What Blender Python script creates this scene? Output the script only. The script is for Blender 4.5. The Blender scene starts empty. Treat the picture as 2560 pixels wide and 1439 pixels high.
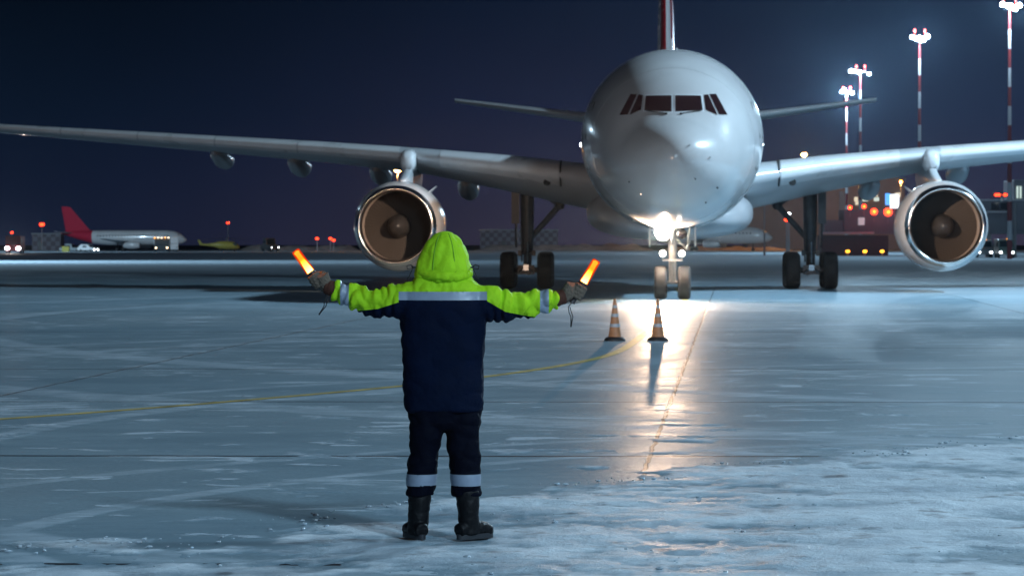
import bpy, bmesh, math, random
import numpy as np
from mathutils import Vector, Matrix, noise as mn

random.seed(7)
R_ = math.radians
SC = bpy.context.scene
COL = SC.collection

# ------------------------------------------------------------------ camera
F, HZ, H0 = 8070.0, 598.0, 1.86          # focal length in photo pixels, horizon row, eye height
cam_d = bpy.data.cameras.new('camera')
cam = bpy.data.objects.new('camera', cam_d); COL.objects.link(cam)
cam.location = (0, 0, H0); cam.rotation_euler = (R_(90), 0, 0)
cam_d.sensor_width = 36.0
cam_d.lens = 36.0 * F / 2560.0
cam_d.shift_y = -(719.5 - HZ) / 2560.0
cam_d.clip_start = 0.5; cam_d.clip_end = 6000
cam_d.dof.use_dof = True
cam_d.dof.focus_distance = 20.6
cam_d.dof.aperture_fstop = 8.5
SC.camera = cam

def px(x, y, d):
    return Vector(((x - 1280) * d / F, d, H0 - (y - HZ) * d / F))
def gz(y):
    return 0.0 if y < 130 else -0.9 * min(1.0, (y - 130) / 610.0)

# ------------------------------------------------------------------ render / world
SC.render.engine = 'CYCLES'
SC.cycles.use_denoising = True
SC.cycles.max_bounces = 6
SC.cycles.diffuse_bounces = 3
SC.cycles.glossy_bounces = 3
SC.cycles.transparent_max_bounces = 12
SC.cycles.volume_bounces = 0
SC.cycles.sample_clamp_indirect = 4.0
SC.cycles.caustics_reflective = False
SC.cycles.caustics_refractive = False
SC.view_settings.view_transform = 'Standard'
SC.view_settings.look = 'None'
SC.view_settings.exposure = 0.0
SC.view_settings.gamma = 1.0

W = bpy.data.worlds.new("World"); SC.world = W; W.use_nodes = True
nt = W.node_tree; nt.nodes.clear()
out = nt.nodes.new('ShaderNodeOutputWorld')
bg = nt.nodes.new('ShaderNodeBackground')
tc = nt.nodes.new('ShaderNodeTexCoord')
sep = nt.nodes.new('ShaderNodeSeparateXYZ')
nt.links.new(tc.outputs['Generated'], sep.inputs[0])
def world_ramp(stops):
    r = nt.nodes.new('ShaderNodeValToRGB')
    e = r.color_ramp.elements
    while len(e) < len(stops): e.new(0.5)
    for el, (p, c) in zip(e, stops): el.position = p; el.color = (*c, 1)
    return r
mr = nt.nodes.new('ShaderNodeMapRange')     # 0 .. 6 degrees of elevation
mr.inputs['From Min'].default_value = 0.0; mr.inputs['From Max'].default_value = 0.30
nt.links.new(sep.outputs['Z'], mr.inputs['Value'])
SKY_C = world_ramp([(0.0, (0.052, 0.045, 0.085)), (0.06, (0.034, 0.036, 0.082)), (0.13, (0.0160, 0.0240, 0.068)),
                    (0.25, (0.0062, 0.0150, 0.044)), (1.0, (0.002, 0.007, 0.021))])
SKY_L = world_ramp([(0.0, (0.0100, 0.0175, 0.050)), (0.06, (0.0075, 0.0150, 0.043)), (0.13, (0.0042, 0.0118, 0.032)),
                    (0.25, (0.0016, 0.0058, 0.0150)), (1.0, (0.0012, 0.0045, 0.011))])
nt.links.new(mr.outputs[0], SKY_C.inputs[0]); nt.links.new(mr.outputs[0], SKY_L.inputs[0])
mx = nt.nodes.new('ShaderNodeMapRange')     # the glow of the city is stronger to the right of the heading
mx.interpolation_type = 'SMOOTHSTEP'
mx.inputs['From Min'].default_value = -0.15; mx.inputs['From Max'].default_value = 0.05
nt.links.new(sep.outputs['X'], mx.inputs['Value'])
mix = nt.nodes.new('ShaderNodeMixRGB')
nt.links.new(mx.outputs[0], mix.inputs[0]); nt.links.new(SKY_L.outputs[0], mix.inputs[1]); nt.links.new(SKY_C.outputs[0], mix.inputs[2])
sk = nt.nodes.new('ShaderNodeTexSky'); sk.sky_type = 'NISHITA'; sk.sun_disc = False
sk.sun_elevation = R_(-4); sk.sun_rotation = R_(200)
skm = nt.nodes.new('ShaderNodeMixRGB'); skm.blend_type = 'ADD'; skm.inputs[0].default_value = 0.01
nt.links.new(mix.outputs[0], skm.inputs[1]); nt.links.new(sk.outputs[0], skm.inputs[2])
wn = nt.nodes.new('ShaderNodeTexNoise'); wn.inputs['Scale'].default_value = 9.0; wn.inputs['Detail'].default_value = 3
nt.links.new(tc.outputs['Generated'], wn.inputs['Vector'])
wm = nt.nodes.new('ShaderNodeMapRange'); wm.inputs['To Min'].default_value = 0.42; wm.inputs['To Max'].default_value = 0.80
nt.links.new(wn.outputs['Fac'], wm.inputs['Value'])
nt.links.new(wm.outputs[0], bg.inputs['Strength'])
nt.links.new(skm.outputs[0], bg.inputs['Color']); nt.links.new(bg.outputs[0], out.inputs['Surface'])

KEY_W, BACK_W, FAR_W = 138000, 108000, 19000        # floodlights: the aircraft's, the marshaller's, the far row
LAND_W, SPILL_W, WARM_FILL_W = 6500, 6500, 50000                        # the landing lamp, its spill, and the added warm fill lamp
COOL = (0.55, 0.80, 1.0); WARM = (1.0, 0.68, 0.45); SODIUM = (1.0, 0.42, 0.10)

# ------------------------------------------------------------------ materials
MATS = {}
def mat(name, col, rough=0.5, metal=0.0, spec=0.5, coat=0.0, var=0.0, vscale=3.0, bump=0.0, bscale=20.0, emit=None, estr=0.0, sample=False, det=4, stretch=None):
    if name in MATS: return MATS[name]
    m = bpy.data.materials.new(name); m.use_nodes = True
    n = m.node_tree; b = n.nodes['Principled BSDF']
    b.inputs['Base Color'].default_value = (*col, 1); b.inputs['Roughness'].default_value = rough
    b.inputs['Metallic'].default_value = metal; b.inputs['Specular IOR Level'].default_value = spec
    if coat: b.inputs['Coat Weight'].default_value = coat; b.inputs['Coat Roughness'].default_value = 0.06
    t = n.nodes.new('ShaderNodeTexCoord'); vec = t.outputs['Object']
    if stretch:
        mp = n.nodes.new('ShaderNodeMapping'); mp.inputs['Scale'].default_value = stretch
        n.links.new(vec, mp.inputs[0]); vec = mp.outputs[0]
    if var:
        tx = n.nodes.new('ShaderNodeTexNoise'); tx.inputs['Scale'].default_value = vscale; tx.inputs['Detail'].default_value = det
        n.links.new(vec, tx.inputs['Vector'])
        rp = n.nodes.new('ShaderNodeMapRange'); rp.inputs['From Min'].default_value = 0.3; rp.inputs['From Max'].default_value = 0.7
        rp.inputs['To Min'].default_value = 1 - var; rp.inputs['To Max'].default_value = 1 + var * 0.6
        n.links.new(tx.outputs['Fac'], rp.inputs['Value'])
        mu = n.nodes.new('ShaderNodeVectorMath'); mu.operation = 'SCALE'; mu.inputs[0].default_value = col
        n.links.new(rp.outputs[0], mu.inputs['Scale']); n.links.new(mu.outputs[0], b.inputs['Base Color'])
        r2 = n.nodes.new('ShaderNodeMapRange'); r2.inputs['To Min'].default_value = rough * 0.8; r2.inputs['To Max'].default_value = min(1, rough * 1.25)
        n.links.new(tx.outputs['Fac'], r2.inputs['Value']); n.links.new(r2.outputs[0], b.inputs['Roughness'])
    if bump:
        tb = n.nodes.new('ShaderNodeTexNoise'); tb.inputs['Scale'].default_value = bscale; tb.inputs['Detail'].default_value = 4
        n.links.new(vec, tb.inputs['Vector'])
        bu = n.nodes.new('ShaderNodeBump'); bu.inputs['Strength'].default_value = bump; bu.inputs['Distance'].default_value = 0.02
        n.links.new(tb.outputs['Fac'], bu.inputs['Height']); n.links.new(bu.outputs[0], b.inputs['Normal'])
    if emit:
        b.inputs['Emission Color'].default_value = (*emit, 1); b.inputs['Emission Strength'].default_value = estr
        if not sample: m.cycles.emission_sampling = 'NONE'
    MATS[name] = m
    return m

M_WHITE = mat('white_paint', (0.54, 0.54, 0.545), 0.22, coat=0.4, var=0.07, vscale=0.8)
M_WING = mat('wing_grey_paint', (0.56, 0.58, 0.60), 0.36, coat=0.2, var=0.08, vscale=0.7)
M_SLAT = mat('slat_grey_paint', (0.78, 0.79, 0.80), 0.28, coat=0.3, var=0.08, vscale=0.9)
M_FAIR = mat('fairing_paint', (0.40, 0.41, 0.43), 0.3, coat=0.3, var=0.08, vscale=0.8)
M_RED = mat('red_paint', (0.42, 0.015, 0.025), 0.25, coat=0.4, var=0.06)
M_LIP = mat('polished_aluminium', (0.86, 0.84, 0.82), 0.17, metal=1.0, var=0.06, vscale=2)
M_DUCT = mat('inlet_duct_paint', (0.42, 0.36, 0.32), 0.5, var=0.1, vscale=2)
M_FAN = mat('fan_blade_metal', (0.050, 0.042, 0.037), 0.75, spec=0.2)
M_SPIN = mat('spinner_paint', (0.038, 0.037, 0.038), 0.32)
M_HUB = mat('engine_core_metal', (0.22, 0.20, 0.18), 0.4, metal=0.8)
M_TYRE = mat('tyre_rubber', (0.028, 0.028, 0.030), 0.7, var=0.25, vscale=4, bump=0.3, bscale=14)
M_NTYRE = mat('dusty_tyre_rubber', (0.036, 0.033, 0.032), 0.65, var=0.35, vscale=5, bump=0.3, bscale=14)
M_RIM = mat('wheel_rim_metal', (0.45, 0.46, 0.48), 0.35, metal=0.8, var=0.2)
M_GEAR = mat('gear_strut_paint', (0.075, 0.075, 0.082), 0.4, var=0.25, vscale=5)
M_GEARW = mat('nose_gear_paint', (0.40, 0.38, 0.36), 0.35, var=0.2, vscale=5)
M_STEEL = mat('chromed_steel', (0.7, 0.72, 0.74), 0.15, metal=1.0)
M_GLASS = mat('cockpit_glass', (0.012, 0.006, 0.008), 0.08, spec=0.5, emit=(1.0, 0.18, 0.25), estr=0.006)  # faint red emission on the glass stands in for cockpit instrument light
M_FRAME = mat('window_frame_paint', (0.70, 0.72, 0.74), 0.22)
M_DARK = mat('dark_gap', (0.02, 0.02, 0.022), 0.7)
M_BLACK = mat('black_rubber', (0.022, 0.024, 0.03), 0.55, var=0.2)
M_JOINT = mat('panel_joint_sealant', (0.34, 0.35, 0.36), 0.6)
M_POLE = None

# ------------------------------------------------------------------ mesh helpers
class MB:
    def __init__(s): s.v = []; s.f = []; s.m = []
    def add(s, vs, fs, mi=0):
        o = len(s.v); s.v += [tuple(x) for x in vs]; s.f += [tuple(i + o for i in q) for q in fs]; s.m += [mi] * len(fs)
    def box(s, c, size, mi=0, rot=None):
        hx, hy, hz = [k / 2 for k in size]
        vs = [Vector((x, y, z)) for z in (-hz, hz) for y in (-hy, hy) for x in (-hx, hx)]
        if rot is not None: vs = [rot @ v for v in vs]
        c = Vector(c)
        s.add([v + c for v in vs], [(0, 2, 3, 1), (4, 5, 7, 6), (0, 1, 5, 4), (2, 6, 7, 3), (0, 4, 6, 2), (1, 3, 7, 5)], mi)
    def loft(s, rings, cap0=True, cap1=True, mi=0, closed=True, flip=False):
        n = len(rings[0]); vs = [p for r in rings for p in r]; fs = []
        for i in range(len(rings) - 1):
            for j in range(n if closed else n - 1):
                k = (j + 1) % n
                q = (i * n + j, i * n + k, (i + 1) * n + k, (i + 1) * n + j)
                fs.append(q[::-1] if flip else q)
        if cap0: q = tuple(range(n)); fs.append(q if flip else q[::-1])
        if cap1: q = tuple(range((len(rings) - 1) * n, len(rings) * n)); fs.append(q[::-1] if flip else q)
        s.add(vs, fs, mi)
    def tube(s, path, radii, n=12, mi=0, caps=True, up=None):
        path = [Vector(p) for p in path]
        if not isinstance(radii, (list, tuple)): radii = [radii] * len(path)
        rings = []; ref = Vector(up) if up else None
        for i, p in enumerate(path):
            t = (path[min(i + 1, len(path) - 1)] - path[max(i - 1, 0)]).normalized()
            if ref is None: ref = Vector((0, 0, 1)) if abs(t.z) < 0.9 else Vector((0, 1, 0))
            a = (ref - t * ref.dot(t)); a = a.normalized() if a.length > 1e-6 else t.orthogonal().normalized()
            b = t.cross(a); ref = a
            r = radii[i]; rx, ry = r if isinstance(r, (list, tuple)) else (r, r)
            rings.append([p + a * (ry * math.cos(q)) + b * (rx * math.sin(q)) for q in [2 * math.pi * k / n for k in range(n)]])
        s.loft(rings, caps, caps, mi)
    def lathe(s, prof, c=(0, 0, 0), axis='Z', n=32, mi=0, cap0=False, cap1=False):
        rings = []
        for r, h in prof:
            ring = []
            for k in range(n):
                q = 2 * math.pi * k / n; u, w = r * math.cos(q), r * math.sin(q)
                p = {'Z': (u, w, h), 'Y': (w, h, u), 'X': (h, u, w)}[axis]
                ring.append((p[0] + c[0], p[1] + c[1], p[2] + c[2]))
            rings.append(ring)
        s.loft(rings, cap0, cap1, mi)
    def sphere(s, c, r, n=12, mi=0, sc=(1, 1, 1)):
        rings = []
        for i in range(1, n // 2):
            th = math.pi * i / (n // 2)
            rings.append([(c[0] + sc[0] * r * math.sin(th) * math.cos(2 * math.pi * k / n), c[1] + sc[1] * r * math.sin(th) * math.sin(2 * math.pi * k / n), c[2] - sc[2] * r * math.cos(th)) for k in range(n)])
        s.loft(rings, True, True, mi)
    def prism(s, prof, x0, x1, mi=0):        # outline in (y, z) pushed along x
        a = [(x0, y, z) for y, z in prof]; b = [(x1, y, z) for y, z in prof]; n = len(prof)
        s.add(a + b, [(i, (i + 1) % n, n + (i + 1) % n, n + i) for i in range(n)] + [tuple(range(n))[::-1], tuple(range(n, 2 * n))], mi)
    def obj(s, name, mats, parent=None, smooth=True, angle=40, bevel=0.0):
        me = bpy.data.meshes.new(name); me.from_pydata(s.v, [], s.f)
        mats = mats if isinstance(mats, (list, tuple)) else [mats]
        for m in mats: me.materials.append(m)
        me.polygons.foreach_set('material_index', s.m)
        bm = bmesh.new(); bm.from_mesh(me); bmesh.ops.recalc_face_normals(bm, faces=bm.faces); bm.to_mesh(me); bm.free()
        return link(name, me, parent, smooth, angle, bevel)

def link(name, me, parent=None, smooth=True, angle=40, bevel=0.0):
    if smooth:
        me.polygons.foreach_set('use_smooth', [True] * len(me.polygons))
        if angle < 180: me.set_sharp_from_angle(angle=R_(angle))
    me.update()
    o = bpy.data.objects.new(name, me); COL.objects.link(o)
    if parent is not None: o.parent = parent
    if bevel:
        b = o.modifiers.new('bevel', 'BEVEL'); b.width = bevel; b.segments = 2; b.limit_method = 'ANGLE'
    return o
def tag(o, label=None, cat=None, group=None, kind=None):
    if label: o['label'] = label
    if cat: o['category'] = cat
    if group: o['group'] = group
    if kind: o['kind'] = kind
    return o
def thing(name, label, cat, loc=(0, 0, 0), rz=0.0, group=None):
    o = bpy.data.objects.new(name, None); COL.objects.link(o)
    o.empty_display_size = 0.3; o.location = loc; o.rotation_euler = (0, 0, rz)
    return tag(o, label, cat, group)
def copy_tree(o, parent=None):
    c = o.copy(); COL.objects.link(c)
    if parent is not None: c.parent = parent; c.matrix_parent_inverse = o.matrix_parent_inverse.copy()
    for ch in list(o.children): copy_tree(ch, c)
    return c
def lamp(name, kind, loc, energy, color, radius=0.2, parent=None, aim=None, size=60, blend=0.5):
    l = bpy.data.lights.new(name, kind); l.energy = energy; l.color = color; l.shadow_soft_size = radius
    o = bpy.data.objects.new(name, l); COL.objects.link(o); o.location = loc
    if kind == 'SPOT':
        l.spot_size = R_(size); l.spot_blend = blend
        o.rotation_euler = (Vector(aim) - Vector(loc)).to_track_quat('-Z', 'Y').to_euler()
    if parent is not None: o.parent = parent
    return o
def interp(x, tab, k=1):
    return float(np.interp(x, [t[0] for t in tab], [t[k] for t in tab]))
def cubic(x, xs, ys):        # monotone-ish Catmull-Rom
    i = max(0, min(len(xs) - 2, int(np.searchsorted(xs, x)) - 1))
    def sl(j):
        if j == 0: return (ys[1] - ys[0]) / (xs[1] - xs[0])
        if j == len(xs) - 1: return (ys[-1] - ys[-2]) / (xs[-1] - xs[-2])
        return (ys[j + 1] - ys[j - 1]) / (xs[j + 1] - xs[j - 1])
    h = xs[i + 1] - xs[i]; t = (x - xs[i]) / h
    return ((2 * t**3 - 3 * t**2 + 1) * ys[i] + (t**3 - 2 * t**2 + t) * h * sl(i) + (-2 * t**3 + 3 * t**2) * ys[i + 1] + (t**3 - t**2) * h * sl(i + 1))

# ------------------------------------------------------------------ ground
def ground_material():
    m = bpy.data.materials.new('icy_concrete'); m.use_nodes = True
    n = m.node_tree; L = n.links; b = n.nodes['Principled BSDF']
    N = lambda t: n.nodes.new(t)
    t = N('ShaderNodeTexCoord'); P = t.outputs['Object']
    sp = N('ShaderNodeSeparateXYZ'); L.new(P, sp.inputs[0]); X, Y = sp.outputs['X'], sp.outputs['Y']
    def math_(op, a, c=None, clamp=False):
        q = N('ShaderNodeMath'); q.operation = op; q.use_clamp = clamp
        for i, v in enumerate((a, c)):
            if v is None: continue
            if isinstance(v, (int, float)): q.inputs[i].default_value = v
            else: L.new(v, q.inputs[i])
        return q.outputs[0]
    def rng(v, a, c, lo=0.0, hi=1.0, smooth=True):
        q = N('ShaderNodeMapRange'); q.interpolation_type = 'SMOOTHSTEP' if smooth else 'LINEAR'
        L.new(v, q.inputs['Value']); q.inputs['From Min'].default_value = a; q.inputs['From Max'].default_value = c
        q.inputs['To Min'].default_value = lo; q.inputs['To Max'].default_value = hi
        return q.outputs[0]
    def noise(scale, det=5, rough=0.55, stretch=(1, 1, 1), dist=0.0):
        mp = N('ShaderNodeMapping'); mp.inputs['Scale'].default_value = stretch; mp.inputs['Rotation'].default_value = (0, 0, R_(4))
        L.new(P, mp.inputs[0])
        q = N('ShaderNodeTexNoise'); q.inputs['Scale'].default_value = scale; q.inputs['Detail'].default_value = det
        q.inputs['Roughness'].default_value = rough; q.inputs['Distortion'].default_value = dist
        L.new(mp.outputs[0], q.inputs['Vector']); return q.outputs['Fac']
    big = noise(0.11, 3); mid = noise(0.55, 6, 0.6, (0.7, 1, 1), 0.6); fine = noise(3.2, 6, 0.62, (0.55, 1, 1), 0.4); grit = noise(22, 3)
    # thin snow left on the slab: patches, more of it farther away, partly painting in lamplight glancing off the slab
    far = rng(Y, 70, 330)
    cov = math_('ADD', math_('MULTIPLY', mid, 0.55), math_('MULTIPLY', fine, 0.45))
    cov = math_('ADD', cov, math_('MULTIPLY', math_('SUBTRACT', big, 0.5), 0.35))
    cov = math_('ADD', cov, math_('MULTIPLY', far, 0.26))
    snow = rng(cov, 0.575, 0.64)
    flk = noise(1.7, 6, 0.6, (0.5, 1, 1), 0.8)
    fl = math_('MULTIPLY', rng(math_('ADD', flk, math_('MULTIPLY', math_('SUBTRACT', big, 0.5), 0.25)), 0.60, 0.625), rng(Y, 60, 130, 0.85, 0.25))
    # swept tyre tracks: pale arcs
    def arc(cx, cy, r, w, amt):
        dx = math_('SUBTRACT', X, cx); dy = math_('SUBTRACT', Y, cy)
        d = math_('SQRT', math_('ADD', math_('MULTIPLY', dx, dx), math_('MULTIPLY', dy, dy)))
        d = math_('ABSOLUTE', math_('SUBTRACT', math_('ADD', d, math_('MULTIPLY', math_('SUBTRACT', mid, 0.5), 0.25)), r))
        k = rng(d, w * 0.55, w, 1.0, 0.0)
        return math_('MULTIPLY', math_('MULTIPLY', k, amt), rng(fine, 0.36, 0.62, 0.25, 1.0))
    trk = None
    for a in ((9.0, 18.5, 12.4, 0.16, 0.55), (9.3, 18.0, 14.6, 0.15, 0.45), (16.0, 28.0, 21.0, 0.22, 0.6), (16.0, 28.0, 22.9, 0.20, 0.5),
              (22, 40, 32, 0.35, 0.55), (22, 40, 34.2, 0.3, 0.5), (-40, 60, 43.5, 0.4, 0.4), (40, 75, 52, 0.5, 0.55), (40, 75, 58, 0.6, 0.5)):
        q = arc(*a); trk = q if trk is None else math_('MAXIMUM', trk, q)
    snow = math_('MAXIMUM', math_('MULTIPLY', snow, rng(Y, 70, 250, 0.6, 0.85)), math_('MAXIMUM', trk, fl))
    # slab joints, running a few degrees right of the view
    u = math_('SUBTRACT', math_('MULTIPLY', X, 0.99765), math_('MULTIPLY', Y, 0.0685))
    v = math_('ADD', math_('MULTIPLY', X, 0.0165), Y)
    wob = math_('MULTIPLY', math_('SUBTRACT', noise(1.3, 3), 0.5), 0.09)
    def joint(c, off, period, w):
        s = math_('DIVIDE', math_('ADD', math_('ADD', c, wob), 4000 * period - off), period)
        fr = math_('FRACT', s); d = math_('MULTIPLY', math_('MINIMUM', fr, math_('SUBTRACT', 1.0, fr)), period)
        return rng(d, w * 0.4, w, 1.0, 0.0)
    ju = joint(u, -0.72, 7.98, 0.026); jv = joint(v, 27.72, 9.25, 0.085)
    jfade = math_('MULTIPLY', rng(noise(0.35, 4), 0.22, 0.45), rng(Y, 90, 150, 1.0, 0.0))
    jj = math_('MULTIPLY', math_('MAXIMUM', ju, jv), jfade, True)
    # colours
    def mixc(f, a, c):
        q = N('ShaderNodeMixRGB')
        L.new(f, q.inputs[0])
        for i, w in ((1, a), (2, c)):
            if isinstance(w, tuple): q.inputs[i].default_value = (*w, 1)
            else: L.new(w, q.inputs[i])
        return q.outputs[0]
    slab = mixc(rng(cov, 0.38, 0.62), (0.195, 0.285, 0.345), (0.245, 0.345, 0.405))
    slab = mixc(rng(big, 0.35, 0.65), slab, mixc(rng(grit, 0.3, 0.7), (0.19, 0.27, 0.32), (0.28, 0.375, 0.43)))
    c = mixc(snow, slab, (0.50, 0.60, 0.68))
    c = mixc(jj, c, (0.018, 0.02, 0.025))
    c = mixc(rng(Y, 800, 812), c, (0.035, 0.036, 0.040))
    L.new(c, b.inputs['Base Color'])
    ro = math_('ADD', rng(mid, 0.3, 0.7, 0.40, 0.50), math_('MULTIPLY', snow, 0.2))
    ro = math_('ADD', ro, rng(Y, 110, 260, 0.0, 0.25))
    L.new(ro, b.inputs['Roughness'])
    b.inputs['Specular IOR Level'].default_value = 0.21
    rip = noise(9.0, 4, 0.6, (0.5, 1.2, 1))
    hgt = math_('ADD', math_('ADD', math_('MULTIPLY', fine, 0.22), math_('MULTIPLY', rip, 0.36)), math_('ADD', math_('MULTIPLY', snow, 0.35), math_('MULTIPLY', grit, 0.22)))
    hgt = math_('SUBTRACT', hgt, math_('MULTIPLY', jj, 0.8))
    bu = N('ShaderNodeBump'); bu.inputs['Strength'].default_value = 0.85; bu.inputs['Distance'].default_value = 0.02
    L.new(hgt, bu.inputs['Height']); L.new(bu.outputs[0], b.inputs['Normal'])
    return m

g = MB()
ys = [-90, -30, 0, 30, 60, 90, 130, 200, 300, 400, 500, 600, 740, 900, 1200, 1500]
xs = [-900, -450, -200, -80, -30, 0, 30, 80, 200, 450, 900]
g.add([(x, y, gz(y)) for y in ys for x in xs],
      [(j * len(xs) + i, j * len(xs) + i + 1, (j + 1) * len(xs) + i + 1, (j + 1) * len(xs) + i) for j in range(len(ys) - 1) for i in range(len(xs) - 1)])
tag(g.obj('ground', ground_material(), smooth=False), kind='structure')

# yellow taxi line: a strip 4 mm above the slab
M_YEL = mat('worn_yellow_paint', (0.56, 0.43, 0.11), 0.5, var=0.5, vscale=2.5, bump=0.2)
cl = [(-14.0, 24.0), (-8.9, 28.5), (-5.3, 33.4), (-3.3, 36.9), (-1.42, 40.9), (0.25, 45.7), (1.50, 51.5), (2.33, 60.0), (3.85, 80.0), (5.36, 100.0), (6.3, 124.0)]
yv = [c[1] for c in cl]; xv = [c[0] for c in cl]
ln = MB(); pts = []
for k in range(161):
    y = 24 + k * (124 - 24) / 160; pts.append(Vector((cubic(y, yv, xv), y, 0.004)))
ring = []
for i, p in enumerate(pts):
    t = (pts[min(i + 1, 160)] - pts[max(i - 1, 0)]).normalized(); s_ = Vector((t.y, -t.x, 0)) * 0.085
    ring.append((p - s_, p + s_))
ln.add([q for r in ring for q in r], [(2 * i, 2 * i + 1, 2 * i + 3, 2 * i + 2) for i in range(160)])
tag(ln.obj('taxi_line', M_YEL, smooth=False), kind='structure')

# packed snow in the foreground: a lumpy sheet that dips under the slab along its ragged edge
edge = [(-9, 17.6), (-3.1, 19.2), (-2.2, 20.2), (-1.06, 22.1), (-0.24, 23.7), (0.4, 24.4), (1.07, 25.1), (1.58, 26.9), (2.38, 26.6), (3.5, 28.8), (4.84, 30.4), (9, 33.4), (14, 34.5)]
nx, ny = 520, 420
gx = np.linspace(-8, 14, nx); gy = np.linspace(13.5, 36, ny)
vs = []; 
for y in gy:
    for x in gx:
        d = float(np.interp(x, [e[0] for e in edge], [e[1] for e in edge])) - y
        n1 = mn.fractal(Vector((x * 0.9, y * 0.9, 3.1)), 1.0, 2.0, 5)
        n2 = mn.noise(Vector((x * 5.5, y * 3.5, 9.0)))
        n3 = mn.noise(Vector((x * 16, y * 9, 5.0)))
        soft = min(1.0, max(-1.0, d / (1.5 if x < 0 else 0.9)))
        lk = min(1.0, max(0.0, (0.6 - x) / 1.6)); h = (0.012 - 0.004 * lk) * soft + (0.019 + 0.002 * lk) * n1 + 0.008 * n2 + 0.005 * n3 + 0.002 - 0.006 * lk
        ek = min(1.0, (x + 8) / 0.6, (14 - x) / 0.6)
        vs.append((x, y, max(-0.03, min(h, 0.05)) if ek >= 1 else -0.03 + (h + 0.03) * max(0.0, ek)))
sn = MB()
sn.add(vs, [(j * nx + i, j * nx + i + 1, (j + 1) * nx + i + 1, (j + 1) * nx + i) for j in range(ny - 1) for i in range(nx - 1)
            if max(vs[j * nx + i][2], vs[j * nx + i + 1][2], vs[(j + 1) * nx + i][2], vs[(j + 1) * nx + i + 1][2]) > -0.006])
def snow_material():
    m = bpy.data.materials.new('packed_snow'); m.use_nodes = True
    n = m.node_tree; L = n.links; b = n.nodes['Principled BSDF']
    t = n.nodes.new('ShaderNodeTexCoord')
    def nz(s, d, st=(1, 1, 1)):
        mp = n.nodes.new('ShaderNodeMapping'); mp.inputs['Scale'].default_value = st; L.new(t.outputs['Object'], mp.inputs[0])
        q = n.nodes.new('ShaderNodeTexNoise'); q.inputs['Scale'].default_value = s; q.inputs['Detail'].default_value = d; q.inputs['Roughness'].default_value = 0.6
        L.new(mp.outputs[0], q.inputs['Vector']); return q.outputs['Fac']
    a, c, dirt = nz(0.9, 5), nz(11, 5, (0.7, 1, 1)), nz(2.6, 7)
    r = n.nodes.new('ShaderNodeValToRGB'); e = r.color_ramp.elements
    e[0].position = 0.32; e[0].color = (0.40, 0.50, 0.58, 1); e[1].position = 0.62; e[1].color = (0.76, 0.84, 0.90, 1)
    L.new(a, r.inputs[0])
    r2 = n.nodes.new('ShaderNodeMapRange'); r2.inputs['From Min'].default_value = 0.565; r2.inputs['From Max'].default_value = 0.68; r2.inputs['To Max'].default_value = 0.75
    L.new(dirt, r2.inputs['Value'])
    mx_ = n.nodes.new('ShaderNodeMixRGB'); L.new(r2.outputs[0], mx_.inputs[0]); L.new(r.outputs[0], mx_.inputs[1]); mx_.inputs[2].default_value = (0.12, 0.12, 0.14, 1)
    sp_ = n.nodes.new('ShaderNodeSeparateXYZ'); L.new(t.outputs['Object'], sp_.inputs[0])
    md = nz(2.3, 6, (0.7, 1, 1)); sp2 = n.nodes.new('ShaderNodeMath'); sp2.operation = 'MULTIPLY_ADD'; L.new(md, sp2.inputs[0]); sp2.inputs[1].default_value = -0.022; L.new(sp_.outputs['Z'], sp2.inputs[2])
    th = n.nodes.new('ShaderNodeMapRange'); th.interpolation_type = 'SMOOTHSTEP'; th.inputs['From Min'].default_value = -0.013; th.inputs['From Max'].default_value = 0.003
    th.inputs['To Min'].default_value = 0.0; L.new(sp2.outputs[0], th.inputs['Value'])
    thin = n.nodes.new('ShaderNodeMixRGB'); L.new(th.outputs[0], thin.inputs[0]); thin.inputs[1].default_value = (0.21, 0.31, 0.38, 1); L.new(mx_.outputs[0], thin.inputs[2])
    spk = nz(17, 3, (0.8, 1, 1)); r4 = n.nodes.new('ShaderNodeMapRange'); r4.inputs['From Min'].default_value = 0.68; r4.inputs['From Max'].default_value = 0.74; r4.inputs['To Max'].default_value = 0.7; L.new(spk, r4.inputs['Value'])
    deb = n.nodes.new('ShaderNodeMixRGB'); L.new(r4.outputs[0], deb.inputs[0]); L.new(thin.outputs[0], deb.inputs[1]); deb.inputs[2].default_value = (0.07, 0.08, 0.10, 1)
    L.new(deb.outputs[0], b.inputs['Base Color'])
    r3 = n.nodes.new('ShaderNodeMapRange'); r3.inputs['From Min'].default_value = 0.35; r3.inputs['From Max'].default_value = 0.65
    r3.inputs['To Min'].default_value = 0.42; r3.inputs['To Max'].default_value = 0.75; b.inputs['Specular IOR Level'].default_value = 0.32
    L.new(a, r3.inputs['Value']); L.new(r3.outputs[0], b.inputs['Roughness'])
    gr = nz(38, 4); ad = n.nodes.new('ShaderNodeMath'); ad.operation = 'MULTIPLY_ADD'; L.new(gr, ad.inputs[0]); ad.inputs[1].default_value = 0.45; L.new(c, ad.inputs[2]); c = ad.outputs[0]
    bu = n.nodes.new('ShaderNodeBump'); bu.inputs['Strength'].default_value = 0.75; bu.inputs['Distance'].default_value = 0.022
    L.new(c, bu.inputs['Height']); L.new(bu.outputs[0], b.inputs['Normal'])
    return m
tag(sn.obj('snow', snow_material(), angle=180), kind='structure')

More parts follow.
